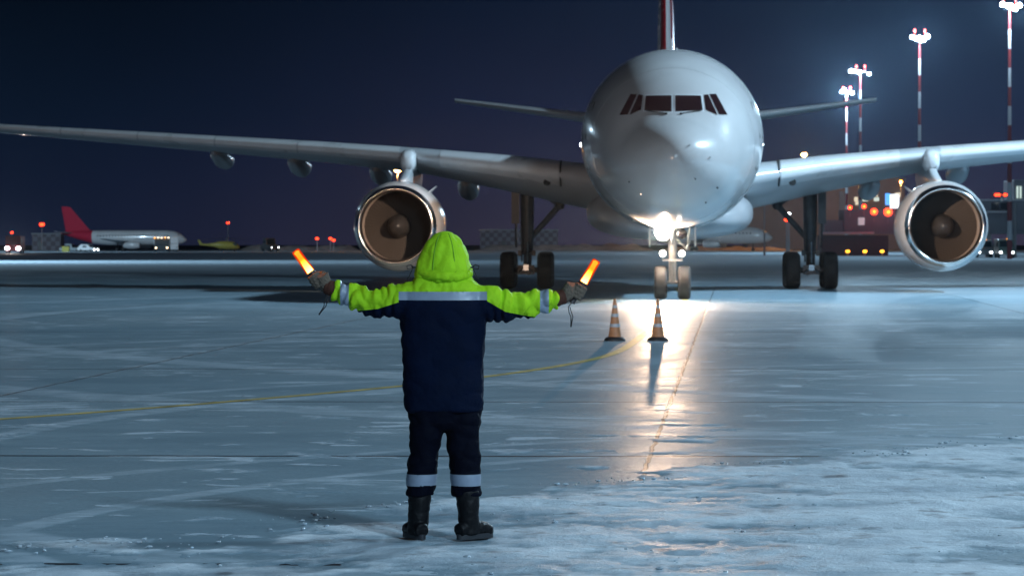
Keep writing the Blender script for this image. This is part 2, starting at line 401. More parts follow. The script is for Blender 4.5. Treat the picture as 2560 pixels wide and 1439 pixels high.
# lumps of broken ice and grit lying on the snow and along its edge
rb = MB(); rr_ = random.Random(3)
for k in range(900):
    if k % 3: 
        x = rr_.uniform(-3.2, 5.2); d_ = float(np.interp(x, [e[0] for e in edge], [e[1] for e in edge])); y = d_ - abs(rr_.gauss(0, 0.7)) + 0.25
    else:
        x = rr_.uniform(-2, 5.2); y = rr_.uniform(17.5, float(np.interp(x, [e[0] for e in edge], [e[1] for e in edge])))
    if mn.noise(Vector((x * 1.3, y * 0.9, 2.0))) < 0.02: continue
    r = 0.004 + 0.015 * rr_.random() ** 3
    c0 = Vector((x, y, 0.012)); vv = []; q0 = rr_.uniform(0, 6)
    for th, zz in ((0.55, -0.5), (1.0, 0.1), (0.6, 0.75)):
        for j in range(6):
            q = q0 + j * math.pi / 3 + zz; j_ = rr_.uniform(0.65, 1.3)
            vv.append(c0 + Vector((math.cos(q) * r * th * j_ * 1.4, math.sin(q) * r * th * j_ * 1.2, zz * r * rr_.uniform(0.5, 0.9))))
    rb.add(vv, [(a, (a + 1) % 6, 6 + (a + 1) % 6, 6 + a) for a in range(6)] + [(6 + a, 6 + (a + 1) % 6, 12 + (a + 1) % 6, 12 + a) for a in range(6)] + [(12, 13, 14, 15, 16, 17)])
tag(rb.obj('ice_rubble', mat('broken_ice', (0.52, 0.62, 0.70), 0.4, var=0.5, vscale=6), angle=25), kind='stuff')

# ------------------------------------------------------------------ the wide-body airliner
TH = 0.0427
AIR = thing('airliner', 'white twin-engined wide-body airliner facing the marshaller with its landing light on', 'airliner', (4.685, 93.34, 0), -TH)
ZC, RF = 4.97, 2.86
ST = [  # distance aft of the nose, top, bottom (from the axis), half width
    (0.0, -0.74, -0.76, 0.01), (0.05, -0.50, -1.00, 0.27), (0.14, -0.34, -1.17, 0.46), (0.4, -0.07, -1.44, 0.80), (0.8, 0.16, -1.72, 1.15), (1.3, 0.38, -1.96, 1.48), (1.75, 0.57, -2.12, 1.71),
    (2.35, 1.10, -2.28, 1.96), (2.8, 1.42, -2.38, 2.11), (3.4, 1.76, -2.49, 2.29), (4.2, 2.10, -2.61, 2.48), (5.2, 2.42, -2.72, 2.65), (6.2, 2.64, -2.79, 2.76),
    (7.2, 2.78, -2.84, 2.83), (8.4, RF, -RF, RF), (14, RF, -RF, RF), (26, RF, -RF, RF), (40, RF, -RF, RF), (43, RF, -2.55, 2.80), (46, 2.85, -1.95, 2.60), (49, 2.80, -1.15, 2.25), (52, 2.70, -0.25, 1.75), (55, 2.5, 0.75, 1.10), (57.5, 2.2, 1.45, 0.5), (58.4, 2.0, 1.65, 0.18)]
sa = [s[0] for s in ST]
sa_r = [math.sqrt(s) for s in sa]
def fus(a):
    r = math.sqrt(a)
    if a >= 8.4 and a <= 40: return RF, -RF, RF
    return tuple(cubic(r, sa_r, [s[k] for s in ST]) for k in (1, 2, 3))
def fus_ring(a, n=72):
    t, b, w = fus(a); k = min(1.0, a / 8.4); zm = (t + b) / 2 * 1.0
    ex = 2.0
    ring = []
    for i in range(n):
        q = 2 * math.pi * i / n; c, s = math.cos(q), math.sin(q)
        ring.append((w * math.copysign(abs(c) ** (2 / ex), c), a, ZC + zm + (t - b) / 2 * math.copysign(abs(s) ** (2 / ex), s)))
    return ring
def surf_y(x, z):
    lo, hi = 0.001, 8.4
    for _ in range(40):
        m = (lo + hi) / 2; t, b, w = fus(m); zm = (t + b) / 2
        inside = (x / max(w, 1e-4)) ** 2 + ((z - ZC - zm) / max((t - b) / 2, 1e-4)) ** 2 <= 1
        if inside: hi = m
        else: lo = m
    return hi
stations = [0.0, 0.02, 0.06, 0.12, 0.2, 0.3, 0.42, 0.56, 0.72, 0.9, 1.1, 1.3, 1.5, 1.75, 2.0, 2.3, 2.6, 2.9, 3.2, 3.6, 4.0, 4.5, 5, 5.6, 6.2, 6.8, 7.4, 8.0, 8.4, 11, 14, 20, 26, 33, 40, 41.5, 43, 44.5, 46, 47.5, 49, 50.5, 52, 53.5, 55, 56.2, 57.5, 58.4]
f = MB(); f.loft([fus_ring(a) for a in stations], True, True)
FUS = f.obj('fuselage', M_WHITE, AIR, angle=180)

def patch(poly, name, m, parent, off=0.012, nu=10, nv=6, mi=None):
    (ax, az), (bx, bz), (cx, cz), (dx, dz) = poly       # bottom-left, bottom-right, top-right, top-left (front view)
    b = MB(); vs = []
    for j in range(nv + 1):
        for i in range(nu + 1):
            u, v = i / nu, j / nv
            x = (ax * (1 - u) + bx * u) * (1 - v) + (dx * (1 - u) + cx * u) * v
            z = (az * (1 - u) + bz * u) * (1 - v) + (dz * (1 - u) + cz * u) * v
            y = surf_y(x, z); e = 0.004
            gx_ = (surf_y(x + e, z) - y) / e; gz_ = (surf_y(x, z + e) - y) / e
            nn = Vector((gx_, -1, gz_)).normalized()
            vs.append(Vector((x, y, z)) + nn * off)
    b.add(vs, [(j * (nu + 1) + i, j * (nu + 1) + i + 1, (j + 1) * (nu + 1) + i + 1, (j + 1) * (nu + 1) + i) for j in range(nv) for i in range(nu)])
    return b.obj(name, m, parent, angle=180)
def loc(pxx, pyy, a):      # photo pixel at a given station -> local (x, z)
    d = 93.34 + a
    wx = (pxx - 1280) * d / F; wz = H0 - (pyy - HZ) * d / F
    return (wx - 4.685 - a * TH, wz)
for sgn in (-1, 1):
    P = lambda l: [(sgn * x, z) for x, z in (l if sgn > 0 else [l[1], l[0], l[3], l[2]])]
    front = [(0.055, 5.615), (0.86, 5.655), (0.82, 6.12), (0.055, 6.12)]
    side = [(1.16, 5.60), (1.30, 5.545), (1.02, 6.165), (0.935, 6.15)]
    rear = [(1.345, 5.545), (1.60, 5.545), (1.27, 6.19), (1.07, 6.175)]
    side = [(0.955, 5.68), (1.30, 5.53), (1.03, 6.165), (0.905, 6.14)]
    w1 = patch(P([(0.025, 5.575), (0.90, 5.62), (0.855, 6.155), (0.025, 6.155)]), 'windscreen_frame', M_FRAME, AIR, 0.005, nu=16)
    patch(P(front), 'windscreen_pane', M_GLASS, w1, 0.012, nu=16)
    patch(P(side), 'side_window', M_GLASS, AIR); patch(P(rear), 'side_window', M_GLASS, AIR)
    wp = MB(); a0 = loc(1683 + sgn * 22, 279, 1.8)
    p0 = Vector((sgn * 0.22, surf_y(sgn * 0.22, 5.56) - 0.03, 5.56)); p1 = Vector((sgn * 0.80, surf_y(sgn * 0.80, 5.655) - 0.03, 5.655))
    wp.tube([p0, p1], 0.018, 6); wp.sphere(p0, 0.045, 8); wp.obj('wiper', M_DARK, AIR)

for a_ in (4.1, 7.9):      # radome and panel joints
    t_, b_, w_ = fus(a_); b = MB(); rg = fus_ring(a_, 64); mid_ = (0, a_, ZC + (t_ + b_) / 2)
    b.tube([Vector(p) * 1.0 + (Vector(p) - Vector(mid_)).normalized() * 0.0 for p in rg] + [Vector(rg[0])], 0.0075 if a_ < 2 else 0.006, 4, caps=False); b.obj('panel_joint', M_JOINT, AIR)
# probes and little antennas on the nose
for i, (qx, qz) in enumerate(((-1.30, 3.55), (0.62, 3.62), (1.28, 3.38), (0.95, 2.95), (-0.95, 3.2), (1.05, 4.25), (0.45, 4.6))):
    y = surf_y(qx, qz); b = MB(); b.tube([(qx, y + 0.03, qz), (qx * 1.01, y - 0.03, qz - 0.01), (qx * 1.015, y - 0.07, qz - 0.01)], [0.03, 0.022, 0.012], 6)
    b.obj('pitot_probe', M_STEEL if i > 3 else M_DARK, AIR)
for a, x, h in ((9.0, 0.0, 0.42), (16.0, 0.22, 0.55)):
    b = MB(); z0 = ZC + RF - 0.02
    b.prism([(a, z0), (a + 0.5, z0), (a + 0.55, z0 + h), (a + 0.35, z0 + h)], x - 0.015, x + 0.015); b.obj('blade_antenna', M_FRAME, AIR)
# door outline seams on the side of the nose
for sgn in (-1, 1):
    b = MB()
    def sidept(a, z, o=0.006):
        t, bb, w = fus(a); zm = ZC + (t + bb) / 2; c = max(0.0, 1 - ((z - zm) / ((t - bb) / 2)) ** 2)
        return Vector((sgn * (w * math.sqrt(c) + o), a, z))
    for l in ([(5.3, 4.0), (5.3, 5.0), (5.3, 5.9), (5.5, 6.05)], [(6.35, 4.0), (6.35, 5.0), (6.35, 5.9), (6.15, 6.05)], [(5.3, 4.0), (5.8, 4.0), (6.35, 4.0)], [(5.5, 6.05), (5.8, 6.07), (6.15, 6.05)]):
        b.tube([sidept(*q) for q in l], 0.012, 6)
    b.obj('door_seam', M_DARK, AIR)
    # cabin windows as a row
    b = MB(); b.box((0, 0, 0), (0.012, 0.24, 0.36)); w0 = None
    for k in range(26):
        a = 9.2 + k * 1.07
        if 19.5 < a < 21.5: continue
        if w0 is None: w0 = b.obj('cabin_window', M_GLASS, AIR); w = w0
        else: w = w0.copy(); COL.objects.link(w)
        w.location = sidept(a, 5.35, 0.004)

# belly fairing
b = MB(); rings = []
for a, w, zt, zb in ((15.8, 1.6, 2.9, 2.2), (16.6, 2.3, 3.2, 2.02), (18, 2.72, 3.5, 1.90), (20, 2.92, 3.7, 1.86), (24, 2.95, 3.8, 1.85), (29, 2.95, 3.75, 1.86), (33, 2.9, 3.6, 1.95), (36, 2.2, 3.2, 2.05), (37.6, 1.4, 2.8, 2.2)):
    r = []
    for i in range(48):
        q = 2 * math.pi * i / 48; c, s = math.cos(q), math.sin(q)
        r.append((w * math.copysign(abs(c) ** 0.72, c), a, (zt + zb) / 2 + (zt - zb) / 2 * math.copysign(abs(s) ** 0.8, s)))
    rings.append(r)
b.loft(rings); b.obj('belly_fairing', M_FAIR, AIR, angle=180)

# wings
LE = lambda s: 20.0 + (s - 2.8) * 0.63
CH = lambda s: float(np.interp(s, [0, 2.8, 9.4, 29.3, 30.1], [12.0, 10.6, 7.4, 2.7, 1.6]))
ZL = lambda s: float(np.interp(s, [0, 2.9, 5.5, 9.37, 13.2, 20, 26.7, 30.2], [3.75, 4.0, 4.42, 4.90, 5.24, 5.80, 6.34, 6.62]))
ZT = lambda s: float(np.interp(s, [0, 2.9, 5.5, 9.37, 13.2, 20, 26.7, 30.2], [2.85, 3.03, 3.62, 4.46, 4.92, 5.57, 6.20, 6.54]))
TK = lambda s: float(np.interp(s, [0, 2.8, 9.4, 30], [0.135, 0.132, 0.108, 0.095]))
def foil(xc): return 5 * (0.2969 * math.sqrt(xc) - 0.1260 * xc - 0.3516 * xc**2 + 0.2843 * xc**3 - 0.1030 * xc**4)
XU = [1 - (1 - math.cos(math.pi * i / 22)) / 2 for i in range(23)]           # 1 .. 0
def wing_pt(s, xc, up, grow=0.0):
    c = CH(s); t = foil(xc) * TK(s) * c * (1.12 if up else 0.88) + grow
    return (s, LE(s) + xc * c - (grow if xc < 0.02 else 0), ZL(s) + (ZT(s) - ZL(s)) * xc + (t if up else -t))
def wing_ring(s, sgn):
    pts = [wing_pt(s, x, True) for x in XU] + [wing_pt(s, x, False) for x in XU[::-1][1:-1]]
    return [(sgn * p[0], p[1], p[2]) for p in pts]
SPAN = [1.5, 2.8, 4, 5.5, 7, 8.2, 9.4, 11, 13.2, 16, 20, 24, 27, 29.2, 30.1]
for sgn in (-1, 1):
    b = MB(); b.loft([wing_ring(s, sgn) for s in SPAN])
    wing = b.obj('wing', M_WING, AIR, angle=60)
    cuts = [3.9, 8.35, 8.95, 9.85, 13.9, 17.3, 20.6, 24.0, 27.2, 29.6]
    for s0, s1 in zip(cuts[:-1], cuts[1:]):
        if s0 == 8.95: continue
        if s0 == 8.35: continue
        rings = []
        for k in range(7):
            s = s0 + 0.03 + (s1 - s0 - 0.06) * k / 6
            pts = [wing_pt(s, x, True, 0.012) for x in (0.135, 0.10, 0.07, 0.045, 0.025, 0.01, 0.003)] + [wing_pt(s, 0.0, True, 0.012)] + [wing_pt(s, x, False, 0.012) for x in (0.004, 0.012, 0.03, 0.055)]
            rings.append([(sgn * p[0], p[1], p[2]) for p in pts])
        q = MB(); q.loft(rings, False, False, closed=False); q.obj('slat', M_SLAT, wing, angle=180)
    # flap track fairings under the trailing edge
    for s in (7.65, 11.1, 14.4, 17.6):
        y1 = LE(s) + CH(s); sc_ = 1.0 if s < 16 else 0.92
        zt = ZT(s); q = MB(); rings = []
        for u, w, h in ((-3.6, 0.03, 0.03), (-3.2, 0.2, 0.16), (-2.4, 0.34, 0.32), (-1.2, 0.40, 0.42), (0.0, 0.36, 0.42), (0.9, 0.24, 0.30), (1.7, 0.10, 0.14), (2.0, 0.02, 0.03)):
            zc_ = zt - 0.12 + 0.10 * max(0, -u) * 0.3 - 0.10 - (0.10 if u > -2 else 0)
            rings.append([(sgn * s + sc_ * w * math.cos(2 * math.pi * k / 20), y1 + u, zc_ + sc_ * h * (0.75 if math.sin(2 * math.pi * k / 20) > 0 else 1.0) * math.sin(2 * math.pi * k / 20)) for k in range(20)])
        q.loft(rings); q.obj('flap_fairing', M_FAIR, AIR, angle=180)
    # refuelling cover, and the dark gap between slat and root
    q = MB(); s = 4.35; p = wing_pt(s, 0.035, False, 0.02)
    q.lathe([(0.02, -0.03), (0.13, -0.03), (0.13, 0.03)], (sgn * p[0], p[1] - 0.03, p[2] - 0.02), 'Y', 16, cap0=True); q.obj('wing_root_vent', M_DARK, wing)
    q = MB()
    q.tube([(sgn * 3.86, wing_pt(3.86, xc, up, 0.01)[1], wing_pt(3.86, xc, up, 0.02)[2]) for xc, up in ((0.13, True), (0.07, True), (0.025, True), (0.004, True), (0.01, False), (0.05, False))], 0.035, 6)
    q.obj('slat_gap', M_DARK, wing)
    # horizontal stabiliser
    def hs(s, sgn=sgn):
        a0 = 49.4 + (s - 1.0) * 0.68; c = np.interp(s, [0.8, 9.7], [5.6, 1.9]); zz = np.interp(s, [0.8, 9.7], [6.93, 8.28])
        up = [(sgn * s, a0 + x * c, zz + foil(x) * 0.10 * c) for x in XU[::2]]; dn = [(sgn * s, a0 + x * c, zz - foil(x) * 0.10 * c) for x in XU[::-2][1:-1]]
        return up + dn
    q = MB(); q.loft([hs(s) for s in (0.8, 3, 5, 7, 9, 9.5, 9.7)]); q.obj('horizontal_stabiliser', M_WING, AIR, angle=60)

# fin: white leading edge, red sides
q = MB(); rings = []
for z, a0, c in ((7.2, 42.6, 9.4), (8.4, 44.6, 8.2), (11, 47.0, 6.9), (14, 49.9, 5.2), (16.6, 52.4, 3.7), (17.2, 53.2, 2.9)):
    rings.append([(foil(x) * 0.105 * c, a0 + x * c, z) for x in XU] + [(-foil(x) * 0.105 * c, a0 + x * c, z) for x in XU[::-1][1:-1]])
q.loft(rings)
nr = len(rings[0])
for i, fc in enumerate(q.f):
    if len(fc) == 4:
        js = [v % nr for v in fc]
        q.m[i] = 1 if all(19 <= j <= 22 for j in js) else 0
q.obj('tail_fin', [M_RED, M_WHITE], AIR, angle=60)

# engines
def engine(sgn):
    ex, ey, ez = sgn * 9.62, 19.5, 2.33
    c = (ex, ey, ez)
    b = MB(); b.lathe([(1.425, 0.36), (1.49, 0.62), (1.555, 1.0), (1.60, 1.6), (1.615, 2.2), (1.60, 3.0), (1.52, 4.2), (1.38, 5.2), (1.27, 5.8), (1.23, 5.8), (1.22, 5.2)], c, 'Y', 64)
    nac = b.obj('engine', M_WHITE, AIR, angle=60)
    b = MB(); lip = [(1.425, 0.36), (1.385, 0.18), (1.345, 0.07), (1.30, 0.0), (1.265, 0.02), (1.235, 0.12), (1.215, 0.28), (1.20, 0.45)]
    b.lathe([(r + 0.003, h) for r, h in lip], c, 'Y', 72); b.obj('inlet_lip', M_LIP, nac, angle=180)
    b = MB(); b.lathe([(1.20, 0.45), (1.20, 0.47), (1.21, 0.9), (1.23, 1.4), (1.24, 1.9), (1.24, 2.3)], c, 'Y', 64); b.obj('inlet_duct', M_DUCT, nac, angle=60)
    b = MB()
    for k in range(60):
        q0 = 2 * math.pi * k / 60; rings = []
        for r, tw, w in ((0.42, 0.85, 0.05), (0.75, 1.05, 0.062), (1.0, 1.15, 0.072), (1.235, 1.22, 0.082)):
            rad = Vector((math.cos(q0), 0, math.sin(q0))); tan = Vector((-math.sin(q0), 0, math.cos(q0)))
            d = tan * math.sin(tw) + Vector((0, 1, 0)) * math.cos(tw); nrm = rad.cross(d)
            o = Vector((ex, ey + 1.75, ez)) + rad * r
            rings.append([o - d * w, o + nrm * 0.012, o + d * w, o - nrm * 0.012])
        b.loft(rings)
    b.lathe([(0.02, 2.1), (1.24, 2.1)], c, 'Y', 48); b.obj('fan', M_FAN, nac, angle=30)
    b = MB(); b.lathe([(0.015, 0.88), (0.10, 0.93), (0.24, 1.08), (0.33, 1.28), (0.40, 1.52), (0.42, 1.8)], c, 'Y', 32, cap0=True); b.obj('spinner', M_SPIN, nac, angle=180)
    b = MB(); b.lathe([(1.0, 4.6), (0.95, 5.6), (0.75, 6.6), (0.62, 7.1), (0.45, 7.0), (0.2, 7.6), (0.02, 7.9)], c, 'Y', 32); b.obj('exhaust_core', M_HUB, nac)
    ex = sgn * 9.50
    # pylon
    b = MB(); rings = []
    def se(y, z0, z1, w, x=0.6): return [(ex + w * math.copysign(abs(math.cos(q)) ** x, math.cos(q)), y, (z0 + z1) / 2 + (z1 - z0) / 2 * math.copysign(abs(math.sin(q)) ** x, math.sin(q))) for q in [2 * math.pi * k / 24 for k in range(24)]]
    b.loft([se(*k) for k in ((21.0, 3.72, 3.93, 0.05), (21.5, 3.7, 4.02, 0.15), (22.6, 3.6, 4.18, 0.19), (23.7, 3.5, 4.42, 0.20), (25.2, 3.4, 4.7, 0.20), (27.5, 3.3, 4.7, 0.2), (30.0, 4.0, 4.5, 0.10))])
    py = b.obj('pylon', M_WING, AIR, angle=180)
    b = MB(); b.loft([se(*k, 0.75) for k in ((23.62, 4.62, 4.80, 0.10), (23.68, 4.46, 4.94, 0.22), (23.85, 4.34, 5.06, 0.28), (24.2, 4.28, 5.14, 0.30), (25.4, 4.35, 5.22, 0.29), (27.4, 4.5, 5.2, 0.18), (28.5, 4.6, 5.0, 0.05))]); b.obj('pylon_cap', M_SLAT, py, angle=180)
    b = MB(); b.lathe([(0.13, 0.0), (0.11, 0.12), (0.01, 0.16)], (ex + 0.02, 23.66, 4.52), 'Y', 14); b.obj('vent', M_DARK, py)
    ex = sgn * 9.62
    # strake on the inboard side of the cowl
    b = MB(); q = R_(48) if sgn < 0 else R_(132)
    rr = [(ex + r * math.cos(q), ey + y, ez + r * math.sin(q)) for r, y in ((1.58, 1.2), (1.60, 2.6), (1.92, 2.5), (1.80, 1.9))]
    o = Vector((-math.sin(q), 0, math.cos(q))) * 0.015
    b.add([Vector(p) - o for p in rr] + [Vector(p) + o for p in rr], [(0, 1, 2, 3), (7, 6, 5, 4), (0, 4, 5, 1), (1, 5, 6, 2), (2, 6, 7, 3), (3, 7, 4, 0)]); b.obj('cowl_strake', M_WHITE, nac)
for sgn in (-1, 1): engine(sgn)

def wheel(name, c, r, w, parent, mt):
    b = MB(); p = []
    for q in range(0, 11):
        a = -1 + q / 5.0; p.append((r - 0.10 * r * abs(a) ** 3.2 - (0.06 * r if abs(a) > 0.95 else 0), a * w / 2))
    b.lathe([(r * 0.62, -w / 2 * 0.92)] + p + [(r * 0.62, w / 2 * 0.92)], c, 'X', 36)
    for k in (-0.55, -0.2, 0.2, 0.55):      # tread grooves
        b.lathe([(r * 0.993, k * w / 2 - 0.01), (r + 0.002, k * w / 2), (r * 0.993, k * w / 2 + 0.01)], c, 'X', 36)
    t = b.obj(name, mt, parent, angle=50)
    return t
def rim(c, r, w, parent):
    b = MB(); b.lathe([(0.02, -w * 0.38), (r * 0.25, -w * 0.40), (r * 0.5, -w * 0.32), (r * 0.62, -w * 0.46), (r * 0.62, w * 0.46), (r * 0.5, w * 0.32), (r * 0.25, w * 0.40), (0.02, w * 0.38)], c, 'X', 24); return b
def main_gear(sgn):
    gx_, gy_ = sgn * 5.34, 28.85
    b = MB()
    b.tube([(gx_, gy_, 0.72), (gx_, gy_ - 0.05, 1.35)], 0.15, 14)
    b.tube([(gx_, gy_ - 0.05, 1.3), (gx_, gy_ - 0.15, 2.1), (gx_ + sgn * 0.0, gy_ - 0.2, 4.2)], [0.22, 0.25, 0.27], 16)
    b.tube([(gx_, gy_ - 1.15, 0.74), (gx_, gy_ + 1.15, 0.66)], [(0.15, 0.17)] * 2, 12)
    for dy in (-0.99, 0.99): b.tube([(gx_ - 0.75, gy_ + dy, 0.70), (gx_ + 0.75, gy_ + dy, 0.70)], 0.10, 12)
    # side stay towards the fuselage, with a folding joint
    el = Vector((gx_ - sgn * 1.22, gy_ + 0.2, 3.15))
    b.tube([(gx_ - sgn * 0.12, gy_, 1.9), el], [0.10, 0.12], 10); b.tube([el, (gx_ - sgn * 0.20, gy_ + 0.1, 3.85)], [0.10, 0.08], 10)
    b.sphere(el, 0.2, 10); b.tube([el, el + Vector((-sgn * 0.15, 0.2, 0.6))], 0.13, 10)
    b.tube([(gx_ + 0.02, gy_ - 0.38, 1.25), (gx_, gy_ - 0.62, 1.0), (gx_, gy_ - 0.34, 0.82)], 0.055, 8)
    b.tube([(gx_ - 0.34, gy_ - 0.55, 1.35), (gx_ + 0.34, gy_ - 0.55, 1.35)], 0.05, 8)
    for k in (-1, 1): b.box((gx_ + k * 0.27, gy_ - 0.6, 1.34), (0.13, 0.12, 0.2))
    b.box((gx_, gy_ - 1.2, 0.72), (0.62, 0.14, 0.34)); b.tube([(gx_ + 0.14, gy_ - 0.35, 0.9), (gx_ + 0.2, gy_ - 0.35, 3.9)], 0.035, 8); b.tube([(gx_ - 0.2, gy_ - 0.3, 1.0), (gx_ - 0.22, gy_ - 0.3, 2.4)], 0.03, 8)
    g_ = b.obj('main_gear', M_GEAR, AIR)
    q = MB(); q.box((gx_, gy_ - 1.32, 0.80), (0.20, 0.16, 0.22)); q.tube([(gx_ - 0.26, gy_ - 1.3, 0.62), (gx_, gy_ - 1.34, 0.84), (gx_ + 0.26, gy_ - 1.3, 0.62)], 0.05, 8)
    q.tube([(gx_ + 0.03, gy_ - 0.9, 0.95), (gx_ + 0.03, gy_ - 0.55, 1.75)], 0.035, 8); q.obj('bogie_link', M_STEEL, g_)
    # the door carried outboard of the leg
    q = MB(); x = gx_ + sgn * 0.42
    prof = [(gy_ - 0.75, 4.15), (gy_ + 0.85, 4.15), (gy_ + 0.7, 2.9), (gy_ + 0.35, 1.75), (gy_ - 0.1, 1.55), (gy_ - 0.45, 1.95), (gy_ - 0.7, 3.0)]
    q.prism(prof, x - 0.035, x + 0.035); q.box((x, gy_ - 0.73, 3.3), (0.30, 0.05, 1.7)); q.obj('gear_door', M_GEAR, g_, smooth=False)
    for dx in (-0.70, 0.70):
        for dy in (-0.99, 0.99):
            w = wheel('wheel', (gx_ + dx, gy_ + dy, 0.695), 0.695, 0.56, g_, M_TYRE)
for sgn in (-1, 1): main_gear(sgn)

# nose gear
b = MB(); ny_ = 6.67
b.tube([(0, ny_, 0.52), (0, ny_ + 0.02, 1.25)], 0.085, 14); b.tube([(0, ny_ + 0.02, 1.2), (0, ny_ + 0.12, 2.5)], [0.13, 0.15], 14)
b.tube([(-0.36, ny_, 0.525), (0.36, ny_, 0.525)], 0.06, 12)
b.tube([(0, ny_ - 0.12, 1.75), (0.0, ny_ - 1.5, 2.45)], 0.06, 8)
b.tube([(-0.09, ny_ - 0.16, 1.2), (-0.09, ny_ - 0.2, 0.6)], 0.028, 8); b.tube([(0.09, ny_ - 0.16, 1.2), (0.09, ny_ - 0.2, 0.6)], 0.028, 8)
b.box((0, ny_ - 0.14, 1.22), (0.62, 0.10, 0.07)); b.box((0, ny_ - 0.14, 1.98), (0.62, 0.10, 0.07)); b.tube([(0.1, ny_ - 0.25, 1.9), (0.45, ny_ - 0.4, 1.55), (0.55, ny_ - 0.6, 2.35)], 0.035, 8)
NG = b.obj('nose_gear', M_GEARW, AIR)
for dx in (-0.365, 0.365):
    wheel('wheel', (dx, ny_, 0.525), 0.525, 0.40, NG, M_NTYRE)
for sgn in (-1, 1):
    q = MB(); q.prism([(ny_ - 0.9, 2.25), (ny_ + 0.9, 2.2), (ny_ + 0.8, 1.62), (ny_ - 0.7, 1.68)], sgn * 0.70 - 0.02, sgn * 0.70 + 0.02); q.obj('gear_door', M_FAIR, NG, smooth=False)
M_LAND = mat('landing_lamp_lit', (0.9, 0.9, 0.9), 0.2, emit=(1.0, 0.86, 0.70), estr=900.0)
M_TAXI = mat('taxi_lamp_lit', (0.9, 0.9, 0.9), 0.2, emit=(1.0, 0.90, 0.78), estr=22.0)
def lens(name, c, r, m, parent):
    q = MB(); q.lathe([(0.01, -0.10), (r * 0.6, -0.09), (r * 0.95, -0.05), (r, 0.0)], c, 'Y', 20, cap0=True)
    h = MB(); h.lathe([(r * 1.05, -0.01), (r * 1.1, 0.02), (r * 0.8, 0.14), (0.02, 0.18)], c, 'Y', 20); hh = h.obj(name, M_GEARW, parent)
    q.obj('lamp_lens', m, hh); return hh
LX = loc(1657, 578, ny_ - 0.4)
LAND = lens('landing_light', (LX[0], ny_ - 0.4, 2.08), 0.23, M_LAND, NG)
lens('landing_light', (0.30, ny_ - 0.3, 2.02), 0.15, M_GLASS, NG)
for dx in (-0.30, 0.29): lens('taxi_light', (dx, ny_ - 0.25, 1.42), 0.095, M_TAXI, NG)
lp = (LX[0], ny_ - 0.62, 2.08)
lamp('landing_beam', 'SPOT', lp, LAND_W, WARM, 0.10, AIR, (LX[0] + 0.6, ny_ - 60, 1.7), 40, 1.0)
lamp('landing_spill', 'SPOT', (LX[0], ny_ - 1.0, 2.02), SPILL_W, WARM, 0.10, AIR, (0.2, ny_ - 5.0, 6.0), 150, 0.4)
# wing inspection lamps on the fuselage sides, shining on the engine inlets
M_SCAN = mat('inspection_lamp_lit', (0.9, 0.9, 0.9), 0.2, emit=(0.85, 0.95, 1.0), estr=25.0)
SCAN_W = 7500
for sgn in (-1, 1):
    c = (sgn * (RF + 0.02), 10.5, 4.90); q = MB(); q.sphere(c, 0.075, 10); q.obj('inspection_lamp', M_SCAN, AIR)
    lamp('inspection_beam', 'SPOT', (sgn * (RF + 0.14), 10.45, 4.92), SCAN_W, (1.0, 0.72, 0.52), 0.05, AIR, (sgn * 9.55, 20.5, 1.9), 25, 0.5)

# ------------------------------------------------------------------ the marshaller
PER = thing('person', 'marshaller in lime and navy winter suit, hood up, arms spread with glowing wands', 'person', (-0.4255, 19.96, 0.012))
def pz(y): return 1.86 - (y - 598) / 404.3 - 0.0
def px_(x): return (x - 1108) / 404.3
def clothy(name, col, rough=0.75, bump=0.35, bscale=30, sheen=0.15):
    m = mat(name, col, rough, spec=0.06, var=0.12, vscale=9, bump=bump, bscale=bscale)
    return m
M_LIME = clothy('lime_fabric', (0.36, 0.66, 0.018), 0.6)
M_NAVY = clothy('navy_fabric', (0.0022, 0.0060, 0.0210), 0.75)
M_TROU = clothy('dark_trouser_fabric', (0.0018, 0.0028, 0.0085), 0.75)
M_TAPE = mat('reflective_tape_fabric', (0.24, 0.285, 0.37), 0.42, spec=0.6, var=0.06, vscale=30)
M_BOOT = mat('black_leather', (0.0045, 0.0045, 0.006), 0.5, spec=0.2, var=0.3, vscale=14, bump=0.25, bscale=35)
M_GLOVE = clothy('grey_knit', (0.15, 0.115, 0.09), 0.85, 0.6, 60)
M_CUFF = clothy('brown_leather', (0.085, 0.035, 0.025), 0.6, 0.4, 40)
M_SKIN = mat('skin', (0.50, 0.30, 0.22), 0.5)
M_EYE = mat('eye', (0.25, 0.22, 0.20), 0.2); M_LIPS = mat('lips', (0.40, 0.14, 0.12), 0.5)
M_CORD = mat('black_cord', (0.012, 0.012, 0.014), 0.6)

def remesh(mb, voxel, disp=None, smooth_it=2):
    me = bpy.data.meshes.new('tmp'); me.from_pydata(mb.v, [], mb.f)
    bm = bmesh.new(); bm.from_mesh(me); bmesh.ops.recalc_face_normals(bm, faces=bm.faces); bm.to_mesh(me); bm.free()
    o = bpy.data.objects.new('tmp', me); COL.objects.link(o)
    r = o.modifiers.new('r', 'REMESH'); r.mode = 'VOXEL'; r.voxel_size = voxel
    if smooth_it:
        s = o.modifiers.new('s', 'SMOOTH'); s.iterations = smooth_it; s.factor = 0.5
    dg = bpy.context.evaluated_depsgraph_get(); dg.update()
    res = bpy.data.meshes.new_from_object(o.evaluated_get(dg))
    bpy.data.objects.remove(o); bpy.data.meshes.remove(me)
    if disp:
        nrm = [v.normal.copy() for v in res.vertices]
        for v, n_ in zip(res.vertices, nrm): v.co += n_ * disp(v.co)
    res.materials.clear()
    return res
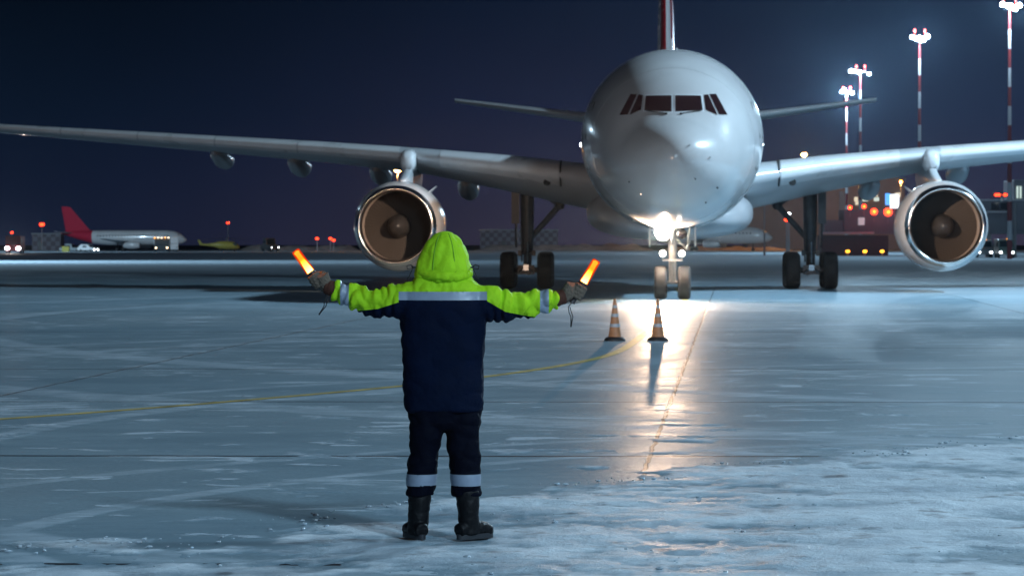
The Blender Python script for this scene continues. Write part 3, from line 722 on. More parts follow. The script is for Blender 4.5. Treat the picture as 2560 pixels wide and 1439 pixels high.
def split(me, key, names, bisect=()):
    """cut a mesh along planes and hand back one mesh per class of face"""
    bm = bmesh.new(); bm.from_mesh(me)
    for co, no, test in bisect:
        fs = [q for q in bm.faces if test(q.calc_center_median())]
        geom = list({e for q in fs for e in q.edges}) + list({v for q in fs for v in q.verts}) + fs
        bmesh.ops.bisect_plane(bm, geom=geom, dist=1e-5, plane_co=co, plane_no=no)
    bm.normal_update()
    res = {}
    for k in names:
        b2 = bm.copy()
        bmesh.ops.delete(b2, geom=[q for q in b2.faces if key(q.calc_center_median()) != k], context='FACES')
        m2 = bpy.data.meshes.new(k); b2.to_mesh(m2); b2.free(); m2.materials.clear(); res[k] = m2
    bm.free(); return res
def fold(p, sx, sy, sz, seed): return mn.noise(Vector((p.x * sx + seed, p.y * sy, p.z * sz)))
def ridge(v): return 2.4 * min(abs(v), 0.45) - 0.45      # puffed cloth: soft swellings, sharp creases

# jacket: torso, yoke and both sleeves grown together
T = MB(); rings = []
for z, hw, fr, bk, cx in ((0.785, 0.228, 0.150, 0.150, 0.008), (0.80, 0.240, 0.160, 0.160, 0.006), (0.84, 0.247, 0.165, 0.163, 0.004), (0.92, 0.247, 0.165, 0.160, 0.0), (1.05, 0.250, 0.168, 0.155, 0.0), (1.18, 0.254, 0.172, 0.155, 0.0),
                          (1.30, 0.262, 0.172, 0.158, 0.0), (1.40, 0.268, 0.165, 0.160, 0.0), (1.47, 0.272, 0.155, 0.155, 0.0), (1.53, 0.262, 0.14, 0.142, 0.0), (1.565, 0.235, 0.125, 0.13, 0.0), (1.60, 0.185, 0.115, 0.12, 0.002),
                          (1.635, 0.145, 0.11, 0.115, 0.004), (1.67, 0.12, 0.105, 0.11, 0.004)):
    r = []
    for k in range(40):
        q = 2 * math.pi * k / 40; c, s = math.cos(q), math.sin(q)
        r.append((cx + hw * math.copysign(abs(c) ** 0.82, c), (fr if s > 0 else bk) * math.copysign(abs(s) ** 0.82, s), z))
    rings.append(r)
T.loft(rings)
lw = [(-0.14, 0.0, 1.475), (-0.267, 0.0, 1.466), (-0.36, 0.01, 1.460), (-0.453, 0.025, 1.459), (-0.56, 0.05, 1.492), (-0.63, 0.065, 1.515), (-0.672, 0.075, 1.526)]
T.tube(lw, [0.11, 0.108, 0.092, 0.080, 0.071, 0.064, 0.060], 20)
rw = [(0.14, 0.0, 1.47), (0.27, 0.0, 1.457), (0.388, 0.012, 1.434), (0.50, 0.03, 1.445), (0.611, 0.045, 1.465), (0.67, 0.055, 1.474), (0.70, 0.06, 1.478)]
T.tube(rw, [0.11, 0.108, 0.096, 0.080, 0.073, 0.066, 0.060], 20)
def jd(p):
    ax = abs(p.x)
    a = min(1, max(0, (ax - 0.22) / 0.1))
    sl = ridge(fold(p, 17, 6, 7, 3.0 if p.x > 0 else 11.0)) * 0.022 + fold(p, 34, 14, 14, 5.0) * 0.008
    yo = 0.012 * ridge(fold(p, 15, 5, 5, 2.0)) + 0.005 * fold(p, 32, 20, 16, 8.0) if p.z > 1.52 else 0.0
    to = 0.010 * fold(p, 4.5, 4.5, 6, 4.0) + 0.010 * ridge(fold(p, 5, 5, 9, 6.0))
    if 1.465 < p.z < 1.535 and ax < 0.27: to *= 0.3
    return a * sl + (1 - a) * (yo if p.z > 1.53 else to)
jm = remesh(T, 0.0085, jd, 2)
lineL = [(-0.27, 1.462), (-0.40, 1.420), (-0.56, 1.402), (-0.75, 1.36)]
lineR = [(0.27, 1.470), (0.385, 1.402), (0.50, 1.378), (0.75, 1.34)]
def zb(x):
    return float(np.interp(-x, [-q[0] for q in lineL], [q[1] for q in lineL])) if x < 0 else float(np.interp(x, [q[0] for q in lineR], [q[1] for q in lineR]))
SEAM = 0.2715
def jkey(c):
    x = c.x
    if abs(x) < SEAM and c.z < 1.58 + 0.2:
        if abs(x) < SEAM and 1.474 < c.z < 1.526: return 'tape'
        return 'lime' if c.z > 1.5 else 'navy'
    if -0.638 < x < -0.584: return 'bandL'
    if 0.599 < x < 0.653: return 'bandR'
    return 'lime' if c.z > zb(x) else 'navy'
cuts = [(Vector((x, 0, 1)), Vector((1, 0, 0.12 if abs(x) > .5 else 0)) if False else Vector((1, 0, 0)), lambda c: True) for x in (-SEAM, SEAM, -0.40, 0.385, -0.56, 0.50, -0.638, -0.584, 0.599, 0.653)]
cuts += [(Vector((0, 0, z)), Vector((0, 0, 1)), lambda c: abs(c.x) < SEAM) for z in (1.474, 1.526)]
for ln_ in (lineL, lineR):
    for (x0, z0), (x1, z1) in zip(ln_[:-1], ln_[1:]):
        lo, hi = min(x0, x1), max(x0, x1)
        if abs(x0) < 0.28: lo, hi = (lo, -SEAM) if x0 < 0 else (SEAM, hi)
        cuts.append((Vector((x0, 0, z0)), Vector((-(z1 - z0), 0, x1 - x0)).normalized(), (lambda lo, hi: lambda c: lo < c.x < hi)(lo, hi)))
jp = split(jm, jkey, ('navy', 'lime', 'tape', 'bandL', 'bandR'), cuts)
def clo(me, name, m, parent):
    me.materials.append(m); return link(name, me, parent, True, 180)
JACK = clo(jp['navy'], 'jacket', M_NAVY, PER)
clo(jp['lime'], 'lime_yoke', M_LIME, JACK)
clo(jp['tape'], 'reflective_tape', M_TAPE, JACK); clo(jp['bandL'], 'reflective_tape', M_TAPE, JACK); clo(jp['bandR'], 'reflective_tape', M_TAPE, JACK)
# collar roll where the hood buttons on
b = MB(); ringp = [(0.006 + 0.150 * math.cos(q), -0.005 + 0.125 * math.sin(q), 1.628 + 0.010 * math.sin(q * 2 + 1)) for q in [2 * math.pi * k / 40 for k in range(40)]]
b.tube(ringp + [ringp[0]], [(0.030, 0.030)] * 41, 10, caps=False)
cm = remesh(b, 0.007, lambda p: 0.006 * ridge(fold(p, 22, 22, 8, 1.0)), 1)
clo(cm, 'collar', M_LIME, JACK)

# hood: a shell open towards the face
rows = [(1.585, 0.172, 0.135, 0.00), (1.615, 0.176, 0.142, 0.00), (1.66, 0.170, 0.140, 0.01), (1.707, 0.163, 0.140, 0.02), (1.756, 0.150, 0.136, 0.03), (1.805, 0.130, 0.128, 0.035), (1.845, 0.106, 0.112, 0.04), (1.874, 0.078, 0.088, 0.045), (1.890, 0.048, 0.055, 0.045), (1.897, 0.016, 0.02, 0.045)]
Hd = MB(); rings = []
zz = np.linspace(1.585, 1.897, 40)
for z in zz:
    w, d, cy = (interp(z, rows, k) for k in (1, 2, 3))
    r = []
    for k in range(61):
        q = R_(-128 + 256 * k / 60)
        seam = -0.008 * math.exp(-((abs(math.degrees(q)) - 24) / 3.0) ** 2) * (1 if z < 1.885 else 0)
        p = Vector((0.007 + w * math.sin(q), cy - d * math.cos(q), z)); n_ = Vector((math.sin(q), -math.cos(q), 0.2))
        dd = seam + 0.018 * ridge(fold(p, 7, 7, 8, 2.5)) + 0.005 * fold(p, 22, 22, 18, 7)
        dd += 0.010 * math.exp(-((abs(math.degrees(q)) - 50) / 18) ** 2) * math.exp(-((z - 1.66) / 0.05) ** 2)
        r.append(p + n_ * dd)
    rings.append(r)
Hd.loft(rings, False, True, closed=False)
HOOD = Hd.obj('hood', M_LIME, PER, angle=180)
sm = HOOD.modifiers.new('thick', 'SOLIDIFY'); sm.thickness = 0.012; sm.offset = -1
M_SEAM = mat('seam_thread', (0.16, 0.36, 0.012), 0.8)
for sgn in (-1, 1):
    pth = []
    for z in np.linspace(1.63, 1.885, 16):
        w, d, cy = (interp(z, rows, k) for k in (1, 2, 3)); q = R_(sgn * 24)
        pth.append((0.007 + (w - 0.001) * math.sin(q), cy - (d - 0.001) * math.cos(q), z))
    b = MB(); b.tube(pth, 0.0032, 6); b.obj('seam', M_SEAM, HOOD)
for sgn in (-1, 1):
    b = MB(); b.lathe([(0.001, 0.004), (0.006, 0.004), (0.008, 0.0)], (0, 0, 0), 'Y', 10)
    o = b.obj('snap', M_CORD, HOOD); q = R_(24 * sgn); o.location = (0.007 + 0.178 * math.sin(q), 0.003 - 0.146 * math.cos(q), 1.640); o.rotation_euler = (0, 0, q)
    b = MB(); bx = sgn * 0.178
    b.tube([(bx, -0.05, 1.675), (bx + sgn * 0.02, -0.075, 1.69), (bx + sgn * 0.045, -0.08, 1.685), (bx + sgn * 0.04, -0.075, 1.665), (bx + sgn * 0.01, -0.07, 1.665), (bx + sgn * 0.025, -0.075, 1.63), (bx + sgn * 0.04, -0.07, 1.60)], 0.0035, 6)
    b.sphere((bx + sgn * 0.002, -0.06, 1.675), 0.010, 8, sc=(1.4, 1, 0.8)); b.obj('drawcord', M_CORD, HOOD)

# trousers
def leg_rings(tab, cyt):
    rr = []
    for y, x0, x1 in tab:
        cx = (px_(x0) + px_(x1)) / 2; hw = (px_(x1) - px_(x0)) / 2; z = pz(y)
        rr.append([(cx + hw * math.cos(q), 0.005 + hw * 1.12 * math.sin(q), z) for q in [2 * math.pi * k / 28 for k in range(28)]])
    return rr
LEGL = [(985, 1020, 1110), (1030, 1018, 1110), (1060, 1021, 1110), (1100, 1021, 1108), (1125, 1024, 1102), (1145, 1023, 1097), (1162, 1019, 1099), (1182, 1017, 1094), (1203, 1015, 1093), (1225, 1015, 1090), (1242, 1016, 1086)]
LEGR = [(985, 1106, 1200), (1030, 1110, 1203), (1060, 1112, 1205), (1100, 1115, 1198), (1125, 1117, 1199), (1145, 1120, 1203), (1162, 1122, 1205), (1182, 1124, 1202), (1203, 1125, 1203), (1225, 1129, 1202), (1242, 1132, 1200)]
T = MB(); T.loft(leg_rings(LEGL, 0)[::-1]); T.loft(leg_rings(LEGR, 0)[::-1])
T.loft([[(0.007 + w * math.cos(q), d * math.sin(q), z) for q in [2 * math.pi * k / 32 for k in range(32)]] for z, w, d in ((0.67, 0.06, 0.08), (0.72, 0.19, 0.13), (0.80, 0.225, 0.14), (1.0, 0.225, 0.14))])
ba, bb = pz(1216), pz(1188)
def td(p):
    k = 0.15 if ba - 0.01 < p.z < bb + 0.01 else 1.0
    return k * (0.016 * ridge(fold(p, 5, 5, 9.5, 4.0)) + 0.005 * fold(p, 20, 20, 30, 1.0) - 0.002)
tm = remesh(T, 0.009, td, 2)
tp = split(tm, lambda c: ('bl' if c.x < 0.02 else 'br') if ba < c.z < bb else 'cloth', ('cloth', 'bl', 'br'),
           [(Vector((0, 0, z)), Vector((0.02, 0, 1)).normalized(), lambda c: True) for z in (ba, bb)])
TRO = clo(tp['cloth'], 'trousers', M_TROU, PER)
clo(tp['bl'], 'reflective_tape', M_TAPE, TRO); clo(tp['br'], 'reflective_tape', M_TAPE, TRO)

# boots
def boot(hx, hy, toe, shaft_dx):
    tv = Vector((math.sin(toe), math.cos(toe), 0)); B = MB()
    h = Vector((hx, hy, 0))
    B.tube([h + Vector((shaft_dx, 0.0, 0.30)), h + Vector((shaft_dx * 0.8, 0.0, 0.22)), h + tv * 0.01 + Vector((shaft_dx * 0.4, 0, 0.14)), h + tv * 0.02 + Vector((0, 0, 0.03))], [(0.072, 0.072), (0.07, 0.07), (0.066, 0.068), (0.064, 0.068)], 18, up=(0, 1, 0))
    B.tube([h - tv * 0.075 + Vector((0, 0, 0.055)), h + Vector((0, 0, 0.065)), h + tv * 0.09 + Vector((0, 0, 0.060)), h + tv * 0.17 + Vector((0, 0, 0.048)), h + tv * 0.205 + Vector((0, 0, 0.042))],
           [(0.042, 0.042), (0.056, 0.056), (0.057, 0.052), (0.050, 0.042), (0.026, 0.028)], 18, up=(0, 0, 1))
    m1 = remesh(B, 0.007, lambda p: 0.005 * ridge(fold(p, 7, 7, 14, 3)) + 0.002 * fold(p, 40, 40, 40, 2), 2)
    for v in m1.vertices: v.co.z = max(v.co.z, 0.022)
    bt = clo(m1, 'boot', M_BOOT, PER)
    S = MB(); pr = []
    for k in range(28):
        q = 2 * math.pi * k / 28; u = 0.148 * math.cos(q) + 0.065; w = 0.058 * math.sin(q) * (1.0 if math.cos(q) > -0.2 else 0.88)
        pr.append(h + tv * u + Vector((tv.y, -tv.x, 0)) * w)
    S.loft([[p + Vector((0, 0, z)) for p in pr] for z in (0.0, 0.012, 0.032)]); S.obj('sole', M_BLACK, bt)
boot(px_(1046), -0.01, R_(-22), 0.008); boot(px_(1168), -0.02, R_(46), 0.004)

# wands and gloved hands
M_WTUBE = bpy.data.materials.new('wand_tube_translucent'); M_WTUBE.use_nodes = True
n = M_WTUBE.node_tree; n.nodes.clear()
o_ = n.nodes.new('ShaderNodeOutputMaterial'); tr = n.nodes.new('ShaderNodeBsdfTransparent'); em = n.nodes.new('ShaderNodeEmission'); ms = n.nodes.new('ShaderNodeMixShader')
tr.inputs[0].default_value = (1.0, 0.74, 0.30, 1); em.inputs[0].default_value = (1.0, 0.04, 0.004, 1); em.inputs[1].default_value = 1.5; ms.inputs[0].default_value = 0.32
n.links.new(tr.outputs[0], ms.inputs[1]); n.links.new(em.outputs[0], ms.inputs[2]); n.links.new(ms.outputs[0], o_.inputs[0])
M_WTUBE.cycles.emission_sampling = 'NONE'
def core_material():
    m = bpy.data.materials.new('wand_core_lit'); m.use_nodes = True; n = m.node_tree; n.nodes.clear()
    o_ = n.nodes.new('ShaderNodeOutputMaterial'); e = n.nodes.new('ShaderNodeEmission'); t = n.nodes.new('ShaderNodeTexCoord'); s = n.nodes.new('ShaderNodeSeparateXYZ')
    n.links.new(t.outputs['Object'], s.inputs[0])
    r = n.nodes.new('ShaderNodeValToRGB'); el = r.color_ramp.elements
    el[0].position = 0.0; el[0].color = (1.0, 0.75, 0.35, 1); el[1].position = 1.0; el[1].color = (1.0, 0.62, 0.12, 1)
    el.new(0.5).color = (1.0, 0.46, 0.03, 1)
    q = n.nodes.new('ShaderNodeMapRange'); q.inputs['From Min'].default_value = 0.0; q.inputs['From Max'].default_value = 0.185
    n.links.new(s.outputs['Z'], q.inputs['Value']); n.links.new(q.outputs[0], r.inputs[0]); n.links.new(r.outputs[0], e.inputs[0])
    st = n.nodes.new('ShaderNodeValToRGB'); st.color_ramp.elements[0].color = (1, 1, 1, 1); st.color_ramp.elements[1].color = (0.12, 0.12, 0.12, 1); st.color_ramp.elements[1].position = 0.55
    n.links.new(q.outputs[0], st.inputs[0])
    mu = n.nodes.new('ShaderNodeMath'); mu.operation = 'MULTIPLY'; mu.inputs[1].default_value = 16.0
    n.links.new(st.outputs[0], mu.inputs[0]); n.links.new(mu.outputs[0], e.inputs[1]); n.links.new(e.outputs[0], o_.inputs[0])
    return m
M_WCORE = core_material()
M_HAND = mat('wand_handle_plastic', (0.03, 0.02, 0.02), 0.4)
def wand(base, tip, label, cord_from, cord_to):
    base, tip = Vector(base), Vector(tip)
    Wd = thing('signal_wand', label, 'signal wand', PER.location + base, 0, 'lit signal wands held by the marshaller')
    q = (tip - base).to_track_quat('Z', 'Y'); Wd.rotation_mode = 'QUATERNION'; Wd.rotation_quaternion = q
    Ln = (tip - base).length
    b = MB(); b.lathe([(0.024, 0.0), (0.029, 0.006), (0.0275, Ln * 0.5), (0.0265, Ln - 0.008), (0.022, Ln), (0.002, Ln + 0.001)], n=24, cap1=True); tb = b.obj('light_tube', M_WTUBE, Wd)
    b = MB(); b.lathe([(0.006, 0.004), (0.0215, 0.006), (0.0165, Ln * 0.55), (0.0150, Ln - 0.03), (0.019, Ln - 0.014), (0.006, Ln - 0.006)], n=20, cap0=True, cap1=True); b.obj('glow_core', M_WCORE, tb)
    b = MB(); b.lathe([(0.026, 0.004), (0.028, -0.012), (0.019, -0.022), (0.018, -0.13), (0.021, -0.14), (0.002, -0.145)], n=18); b.obj('handle', M_HAND, Wd)
    inv = q.inverted(); a, c = [inv @ (Vector(k) - base) for k in (cord_from, cord_to)]; e = Vector((0, 0, -0.14))
    b = MB(); mid = (a + c) / 2 + inv @ Vector((0.008, -0.006, 0)); b.tube([e, a, a * 0.7 + c * 0.3, mid, c], [0.003, 0.003, 0.003, 0.003, 0.005], 6); b.tube([a + inv @ Vector((0.01, 0, 0)), mid + inv @ Vector((0.012, 0, 0)), c], 0.003, 6); b.obj('lanyard', M_CORD, Wd)
    lamp('wand_glow', 'POINT', (0, 0, Ln * 0.45), 3.0, (1.0, 0.30, 0.05), 0.03, Wd)
    return Wd
WL = ((px_(775), 0.105, pz(686)), (px_(735), 0.11, pz(631)))
WR = ((px_(1459), 0.085, pz(713)), (px_(1493), 0.09, pz(655)))
wand(*WL, 'glowing orange wand raised in the left fist beside the engine inlet', (px_(815), 0.07, pz(748)), (px_(796), 0.06, pz(792)))
wand(*WR, 'glowing orange wand raised in the right fist near the nose wheels', (px_(1421), 0.05, pz(772)), (px_(1428), 0.045, pz(822)))
def glove(wrist, base, tip, cuff_end, outv):
    base, tip, wrist = Vector(base), Vector(tip), Vector(wrist)
    ax = (tip - base).normalized(); cen = base - ax * 0.062
    wd = wrist - cen; wd = (wd - ax * wd.dot(ax)).normalized()       # towards the wrist, square to the handle
    side = Vector((0, -1, 0)); side = (side - ax * side.dot(ax) - wd * side.dot(wd)).normalized()
    G = MB()
    pc = cen + wd * 0.040 + side * 0.004
    G.tube([wrist + (wrist - pc).normalized() * 0.02, wrist, wrist * 0.5 + pc * 0.5, pc + wd * 0.012, pc - wd * 0.004], [(0.036, 0.040), (0.036, 0.041), (0.041, 0.047), (0.036, 0.048), (0.026, 0.044)], 16, up=ax)
    for i, (rf, sweep) in enumerate(((0.0125, 235), (0.0135, 250), (0.013, 245), (0.0115, 225))):
        o = cen + ax * (0.034 - 0.0225 * i); pts = []
        for k in range(9):
            q = R_(-8 + sweep * k / 8); kn = 1.0 + 0.10 * math.exp(-((math.degrees(q) - 62) / 16) ** 2) + 0.06 * math.exp(-((math.degrees(q) - 150) / 16) ** 2)
            rr = (0.0185 + rf) * kn
            pts.append(o + wd * (rr * math.cos(q)) + side * (rr * math.sin(q)))
        G.tube(pts, [rf * 1.12, rf * 1.1, rf * 1.12, rf, rf * 1.02, rf, rf * 0.96, rf * 0.9, rf * 0.7], 12, up=ax)
    # thumb: leaves the side of the palm and closes the other way round the handle
    o = cen + ax * 0.030; pts = [pc + wd * 0.020 - side * 0.020 + ax * 0.006, pc - side * 0.034 + ax * 0.020]
    for q in (-62, -95, -128): pts.append(o + ax * 0.006 + wd * (0.034 * math.cos(R_(q))) + side * (0.034 * math.sin(R_(q))))
    G.tube(pts, [0.017, 0.016, 0.0145, 0.0135, 0.010], 12, up=ax)
    gm = remesh(G, 0.0036, lambda p: 0.0018 * ridge(fold(p, 60, 60, 60, 2)) + 0.001 * fold(p, 120, 120, 120, 4), 1)
    gl = clo(gm, 'glove', M_GLOVE, PER)
    C_ = MB(); ce = Vector(cuff_end); a = (wrist - ce).normalized()
    C_.tube([ce - a * 0.02, ce, ce * 0.5 + wrist * 0.5, wrist - a * 0.0, wrist + a * 0.010], [0.050, 0.053, 0.050, 0.047, 0.040], 18)
    m1 = remesh(C_, 0.006, lambda p: 0.004 * ridge(fold(p, 30, 12, 12, 3)), 1); clo(m1, 'glove_cuff', M_CUFF, gl)
glove((px_(815), 0.09, pz(722)), WL[0], WL[1], (px_(846), 0.076, pz(731)), -1)
glove((px_(1410), 0.072, pz(747)), WR[0], WR[1], (px_(1382), 0.06, pz(752)), 1)

# the body under the clothes: one continuous skin from the pelvis, head and face inside the hood
def body():
    V = [(0.007, 0, 0.92), (0.007, 0, 1.15), (0.006, 0, 1.40), (0.006, 0.005, 1.56), (0.006, 0.02, 1.66), (0.007, 0.045, 1.74), (0.007, 0.05, 1.815),
         (-0.17, 0, 1.47), (-0.44, 0.02, 1.462), (-0.66, 0.072, 1.52), (0.18, 0, 1.465), (0.44, 0.02, 1.44), (0.69, 0.06, 1.476),
         (-0.10, 0, 0.86), (-0.125, 0.0, 0.50), (-0.14, 0.0, 0.10), (0.11, 0, 0.86), (0.13, 0.0, 0.50), (0.14, 0, 0.10),
         (0.007, 0.145, 1.735), (0.007, 0.105, 1.675)]
    E = [(0, 1), (1, 2), (2, 3), (3, 4), (4, 5), (5, 6), (2, 7), (7, 8), (8, 9), (2, 10), (10, 11), (11, 12), (0, 13), (13, 14), (14, 15), (0, 16), (16, 17), (17, 18), (5, 19), (5, 20)]
    Rr = [(0.14, 0.11), (0.14, 0.10), (0.16, 0.10), (0.075, 0.07), (0.055, 0.055), (0.082, 0.092), (0.07, 0.085), (0.065, 0.065), (0.045, 0.045), (0.03, 0.03), (0.065, 0.065), (0.045, 0.045), (0.03, 0.03),
          (0.085, 0.085), (0.06, 0.06), (0.04, 0.04), (0.085, 0.085), (0.06, 0.06), (0.04, 0.04), (0.016, 0.018), (0.035, 0.03)]
    me = bpy.data.meshes.new('body'); me.from_pydata(V, E, []); o = bpy.data.objects.new('tmp_body', me); COL.objects.link(o)
    s = o.modifiers.new('skin', 'SKIN'); sub = o.modifiers.new('sub', 'SUBSURF'); sub.levels = 2; sub.render_levels = 2
    for i, r in enumerate(Rr): me.skin_vertices[0].data[i].radius = r
    me.skin_vertices[0].data[0].use_root = True
    dg = bpy.context.evaluated_depsgraph_get(); dg.update()
    m2 = bpy.data.meshes.new_from_object(o.evaluated_get(dg)); bpy.data.objects.remove(o)
    m2.materials.clear(); m2.materials.append(M_SKIN); bo = link('body', m2, PER, True, 180)
    from mathutils.bvhtree import BVHTree
    bv = BVHTree.FromPolygons([v.co for v in m2.vertices], [tuple(p.vertices) for p in m2.polygons])
    def face(x, z): h = bv.ray_cast(Vector((x, 1.0, z)), Vector((0, -1, 0))); return h[0].y if h[0] else 0.13
    for sx in (-1, 1):
        x = 0.007 + sx * 0.030; q = MB(); q.sphere((x, face(x, 1.765) - 0.006, 1.765), 0.013, 12, sc=(1.15, 1, 0.75)); q.obj('eye', M_EYE, bo)
        q = MB(); q.tube([(x - 0.018, face(x - 0.018, 1.788) + 0.001, 1.787), (x, face(x, 1.79) + 0.002, 1.791), (x + 0.018, face(x + 0.018, 1.787) + 0.001, 1.787)], 0.004, 6); q.obj('eyebrow', M_BLACK, bo)
    q = MB(); q.tube([(0.007 + k, face(0.007 + k, 1.695) + 0.0, 1.695) for k in (-0.024, -0.012, 0, 0.012, 0.024)], [0.002, 0.005, 0.006, 0.005, 0.002], 8); q.obj('mouth', M_LIPS, bo)
body()

# ------------------------------------------------------------------ traffic cones
M_CONE = mat('faded_orange_plastic', (0.62, 0.30, 0.15), 0.5, var=0.25, vscale=9)
M_BAND = mat('cone_reflective_band', (0.55, 0.62, 0.70), 0.4, var=0.15, vscale=20)
def cone(x, label):
    c = thing('traffic_cone', label, 'traffic cone', (x, 59.2, 0), R_(12), 'traffic cones ahead of the nose wheels')
    b = MB(); o = []
    for z, r in ((0.0, 0.185), (0.03, 0.185), (0.05, 0.17), (0.075, 0.13)):
        o.append([(r * math.copysign(abs(math.cos(q)) ** 0.7, math.cos(q)), r * math.copysign(abs(math.sin(q)) ** 0.7, math.sin(q)), z) for q in [2 * math.pi * k / 32 for k in range(32)]])
    b.loft(o); b.obj('base', M_BLACK, c)
    rz_ = lambda z: 0.120 - (z - 0.07) * (0.120 - 0.024) / 0.70
    b = MB(); b.lathe([(rz_(0.07), 0.07), (rz_(0.4), 0.4), (rz_(0.75), 0.75), (0.020, 0.77), (0.012, 0.772)], n=28, cap1=True); bd = b.obj('cone_body', M_CONE, c)
    for z0, z1 in ((0.255, 0.315), (0.44, 0.50), (0.60, 0.655)):
        b = MB(); b.lathe([(rz_(z0) + 0.002, z0), (rz_(z1) + 0.002, z1)], n=28); b.obj('reflective_band', M_BAND, bd)
cone(1.886, 'banded orange traffic cone farther from the pool of landing light'); cone(2.675, 'banded orange traffic cone standing right before the nose wheels')

# ------------------------------------------------------------------ floodlight masts
def banded_material():
    m = bpy.data.materials.new('banded_mast_paint'); m.use_nodes = True; n = m.node_tree; b = n.nodes['Principled BSDF']
    t = n.nodes.new('ShaderNodeTexCoord'); s = n.nodes.new('ShaderNodeSeparateXYZ'); n.links.new(t.outputs['Object'], s.inputs[0])
    d = n.nodes.new('ShaderNodeMath'); d.operation = 'DIVIDE'; n.links.new(s.outputs['Z'], d.inputs[0]); d.inputs[1].default_value = 4.28
    fr = n.nodes.new('ShaderNodeMath'); fr.operation = 'FRACT'; n.links.new(d.outputs[0], fr.inputs[0])
    g_ = n.nodes.new('ShaderNodeMath'); g_.operation = 'GREATER_THAN'; g_.inputs[1].default_value = 0.5; n.links.new(fr.outputs[0], g_.inputs[0])
    x = n.nodes.new('ShaderNodeMixRGB'); x.inputs[1].default_value = (0.17, 0.02, 0.022, 1); x.inputs[2].default_value = (0.42, 0.42, 0.44, 1)
    n.links.new(g_.outputs[0], x.inputs[0]); n.links.new(x.outputs[0], b.inputs['Base Color']); b.inputs['Roughness'].default_value = 0.45
    return m
M_POLE = banded_material()
M_FLOOD = mat('floodlight_lit', (0.9, 0.9, 0.9), 0.3, emit=(0.85, 0.94, 1.0), estr=45.0)
M_BEAC = mat('red_beacon_lit', (0.6, 0.02, 0.02), 0.3, emit=(1.0, 0.08, 0.02), estr=7.0)
M_GALV = mat('galvanised_steel', (0.35, 0.36, 0.38), 0.45, metal=0.6)
def mast(x, y, label, watts, lamps, h=28.0):
    z0 = gz(y); c = thing('floodlight_mast', label, 'floodlight mast', (x, y, z0), 0, 'floodlight masts along the apron')
    H = h - z0
    b = MB(); b.lathe([(0.30, 0), (0.28, 4), (0.21, 16), (0.15, H - 0.2), (0.15, H + 0.3)], n=16, cap0=True, cap1=True); b.obj('pole', M_POLE, c)
    b = MB(); rp = [(0.95 * math.cos(q), 0.95 * math.sin(q), H) for q in [2 * math.pi * k / 24 for k in range(25)]]; b.tube(rp, 0.05, 6, caps=False)
    for k in range(4): q = math.pi * k / 2; b.tube([(0, 0, H), (0.95 * math.cos(q), 0.95 * math.sin(q), H)], 0.04, 6)
    hd = b.obj('head_frame', M_GALV, c)
    for dx, dz, s in lamps:
        s = s * 0.78
        b = MB(); b.lathe([(0.01, -0.10), (0.30 * s, -0.08), (0.34 * s, 0.0)], (dx, -0.95, H + dz), 'Y', 16, cap0=True); fl = MB(); fl.lathe([(0.36 * s, 0.005), (0.36 * s, 0.08), (0.22 * s, 0.32), (0.02, 0.36)], (dx, -0.95, H + dz), 'Y', 16)
        q = fl.obj('floodlight', M_GALV, c); b.obj('lamp_face', M_FLOOD, q)
    for dx in (-0.62, 0.7):
        b = MB(); b.lathe([(0.10, 0), (0.13, 0.1), (0.13, 0.26), (0.05, 0.36)], (dx, 0, H + 0.75), n=10, cap0=True, cap1=True); b.tube([(dx, 0, H), (dx, 0, H + 0.76)], 0.03, 6); b.obj('beacon', M_BEAC, c)
    if watts: lamp('flood_lamp', 'POINT', (0, -1.4, H - 0.1), watts, COOL, 0.5, c)
    return c
V5 = [(-0.95, 0.10, 1.0), (-0.35, -0.08, 0.9), (0.1, -0.22, 0.9), (0.5, -0.40, 1.0), (1.0, 0.0, 1.0)]
mast(55.8, 362, 'banded red and white floodlight mast rising beyond the engine at the right edge', FAR_W, V5)
mast(52.9, 419, 'banded floodlight mast rising behind the pylon of the right-hand engine', FAR_W, [(-1.1, 0.0, 1.0), (-0.55, -0.2, 1.0), (0.0, -0.4, 1.0), (0.4, -0.3, 1.1), (0.9, 0.1, 1.1)])
mast(54.5, 505, 'banded floodlight mast by the stabiliser tip, lamps spread to one side', FAR_W, [(-1.6, 0.1, 1.15), (-1.0, 0.05, 1.0), (-0.3, -0.1, 1.0), (1.3, -0.35, 0.9)])
mast(59.7, 576, 'shortest-looking banded floodlight mast, farthest of the row, three lamps lit', FAR_W * 3, [(-1.0, 0.1, 1.0), (-0.5, 0.5, 0.9), (0.9, -0.1, 1.1)])
lamp('flood_lamp', 'SPOT', (58.2, 577.5, 27.6), 260000, COOL, 0.5, None, (48, 762, 3), 70, 0.6)
# the row goes on towards the camera, out of the picture; its masts light the aircraft and the marshaller
warm_fill = thing('street_lamp', 'added warm fill lamp on a post, unseen far to one side behind the camera', 'street lamp', (-24, -22, 0))  # unseen lamp added as warm fill on nose, wing edges and engines
b = MB(); b.lathe([(0.14, 0), (0.08, 5.4)], n=10, cap0=True, cap1=True); b.obj('post', M_GALV, warm_fill)
b = MB(); b.sphere((0, 0.15, 5.5), 0.25, 12, sc=(1.2, 1, 0.8)); b.obj('lamp_head', mat('fill_lamp_lit', (0.9, 0.7, 0.5), 0.3, emit=(1.0, 0.70, 0.45), estr=20.0), warm_fill)
lamp('street_light', 'SPOT', (0, 0.6, 5.4), WARM_FILL_W, (1.0, 0.66, 0.44), 0.6, warm_fill, (28, 130, 3.5), 34, 0.6)
mast(38.0, 104, 'near floodlight mast standing beside the airliner', 0, V5)
lamp('flood_lamp', 'POINT', (38.0, 102.4, 28.3), KEY_W, COOL, 0.6, None)
mast(-72.0, 300, 'added lone floodlight mast, unseen on the other side of the apron', 0, V5)  # unseen mast added to brighten the far-left apron
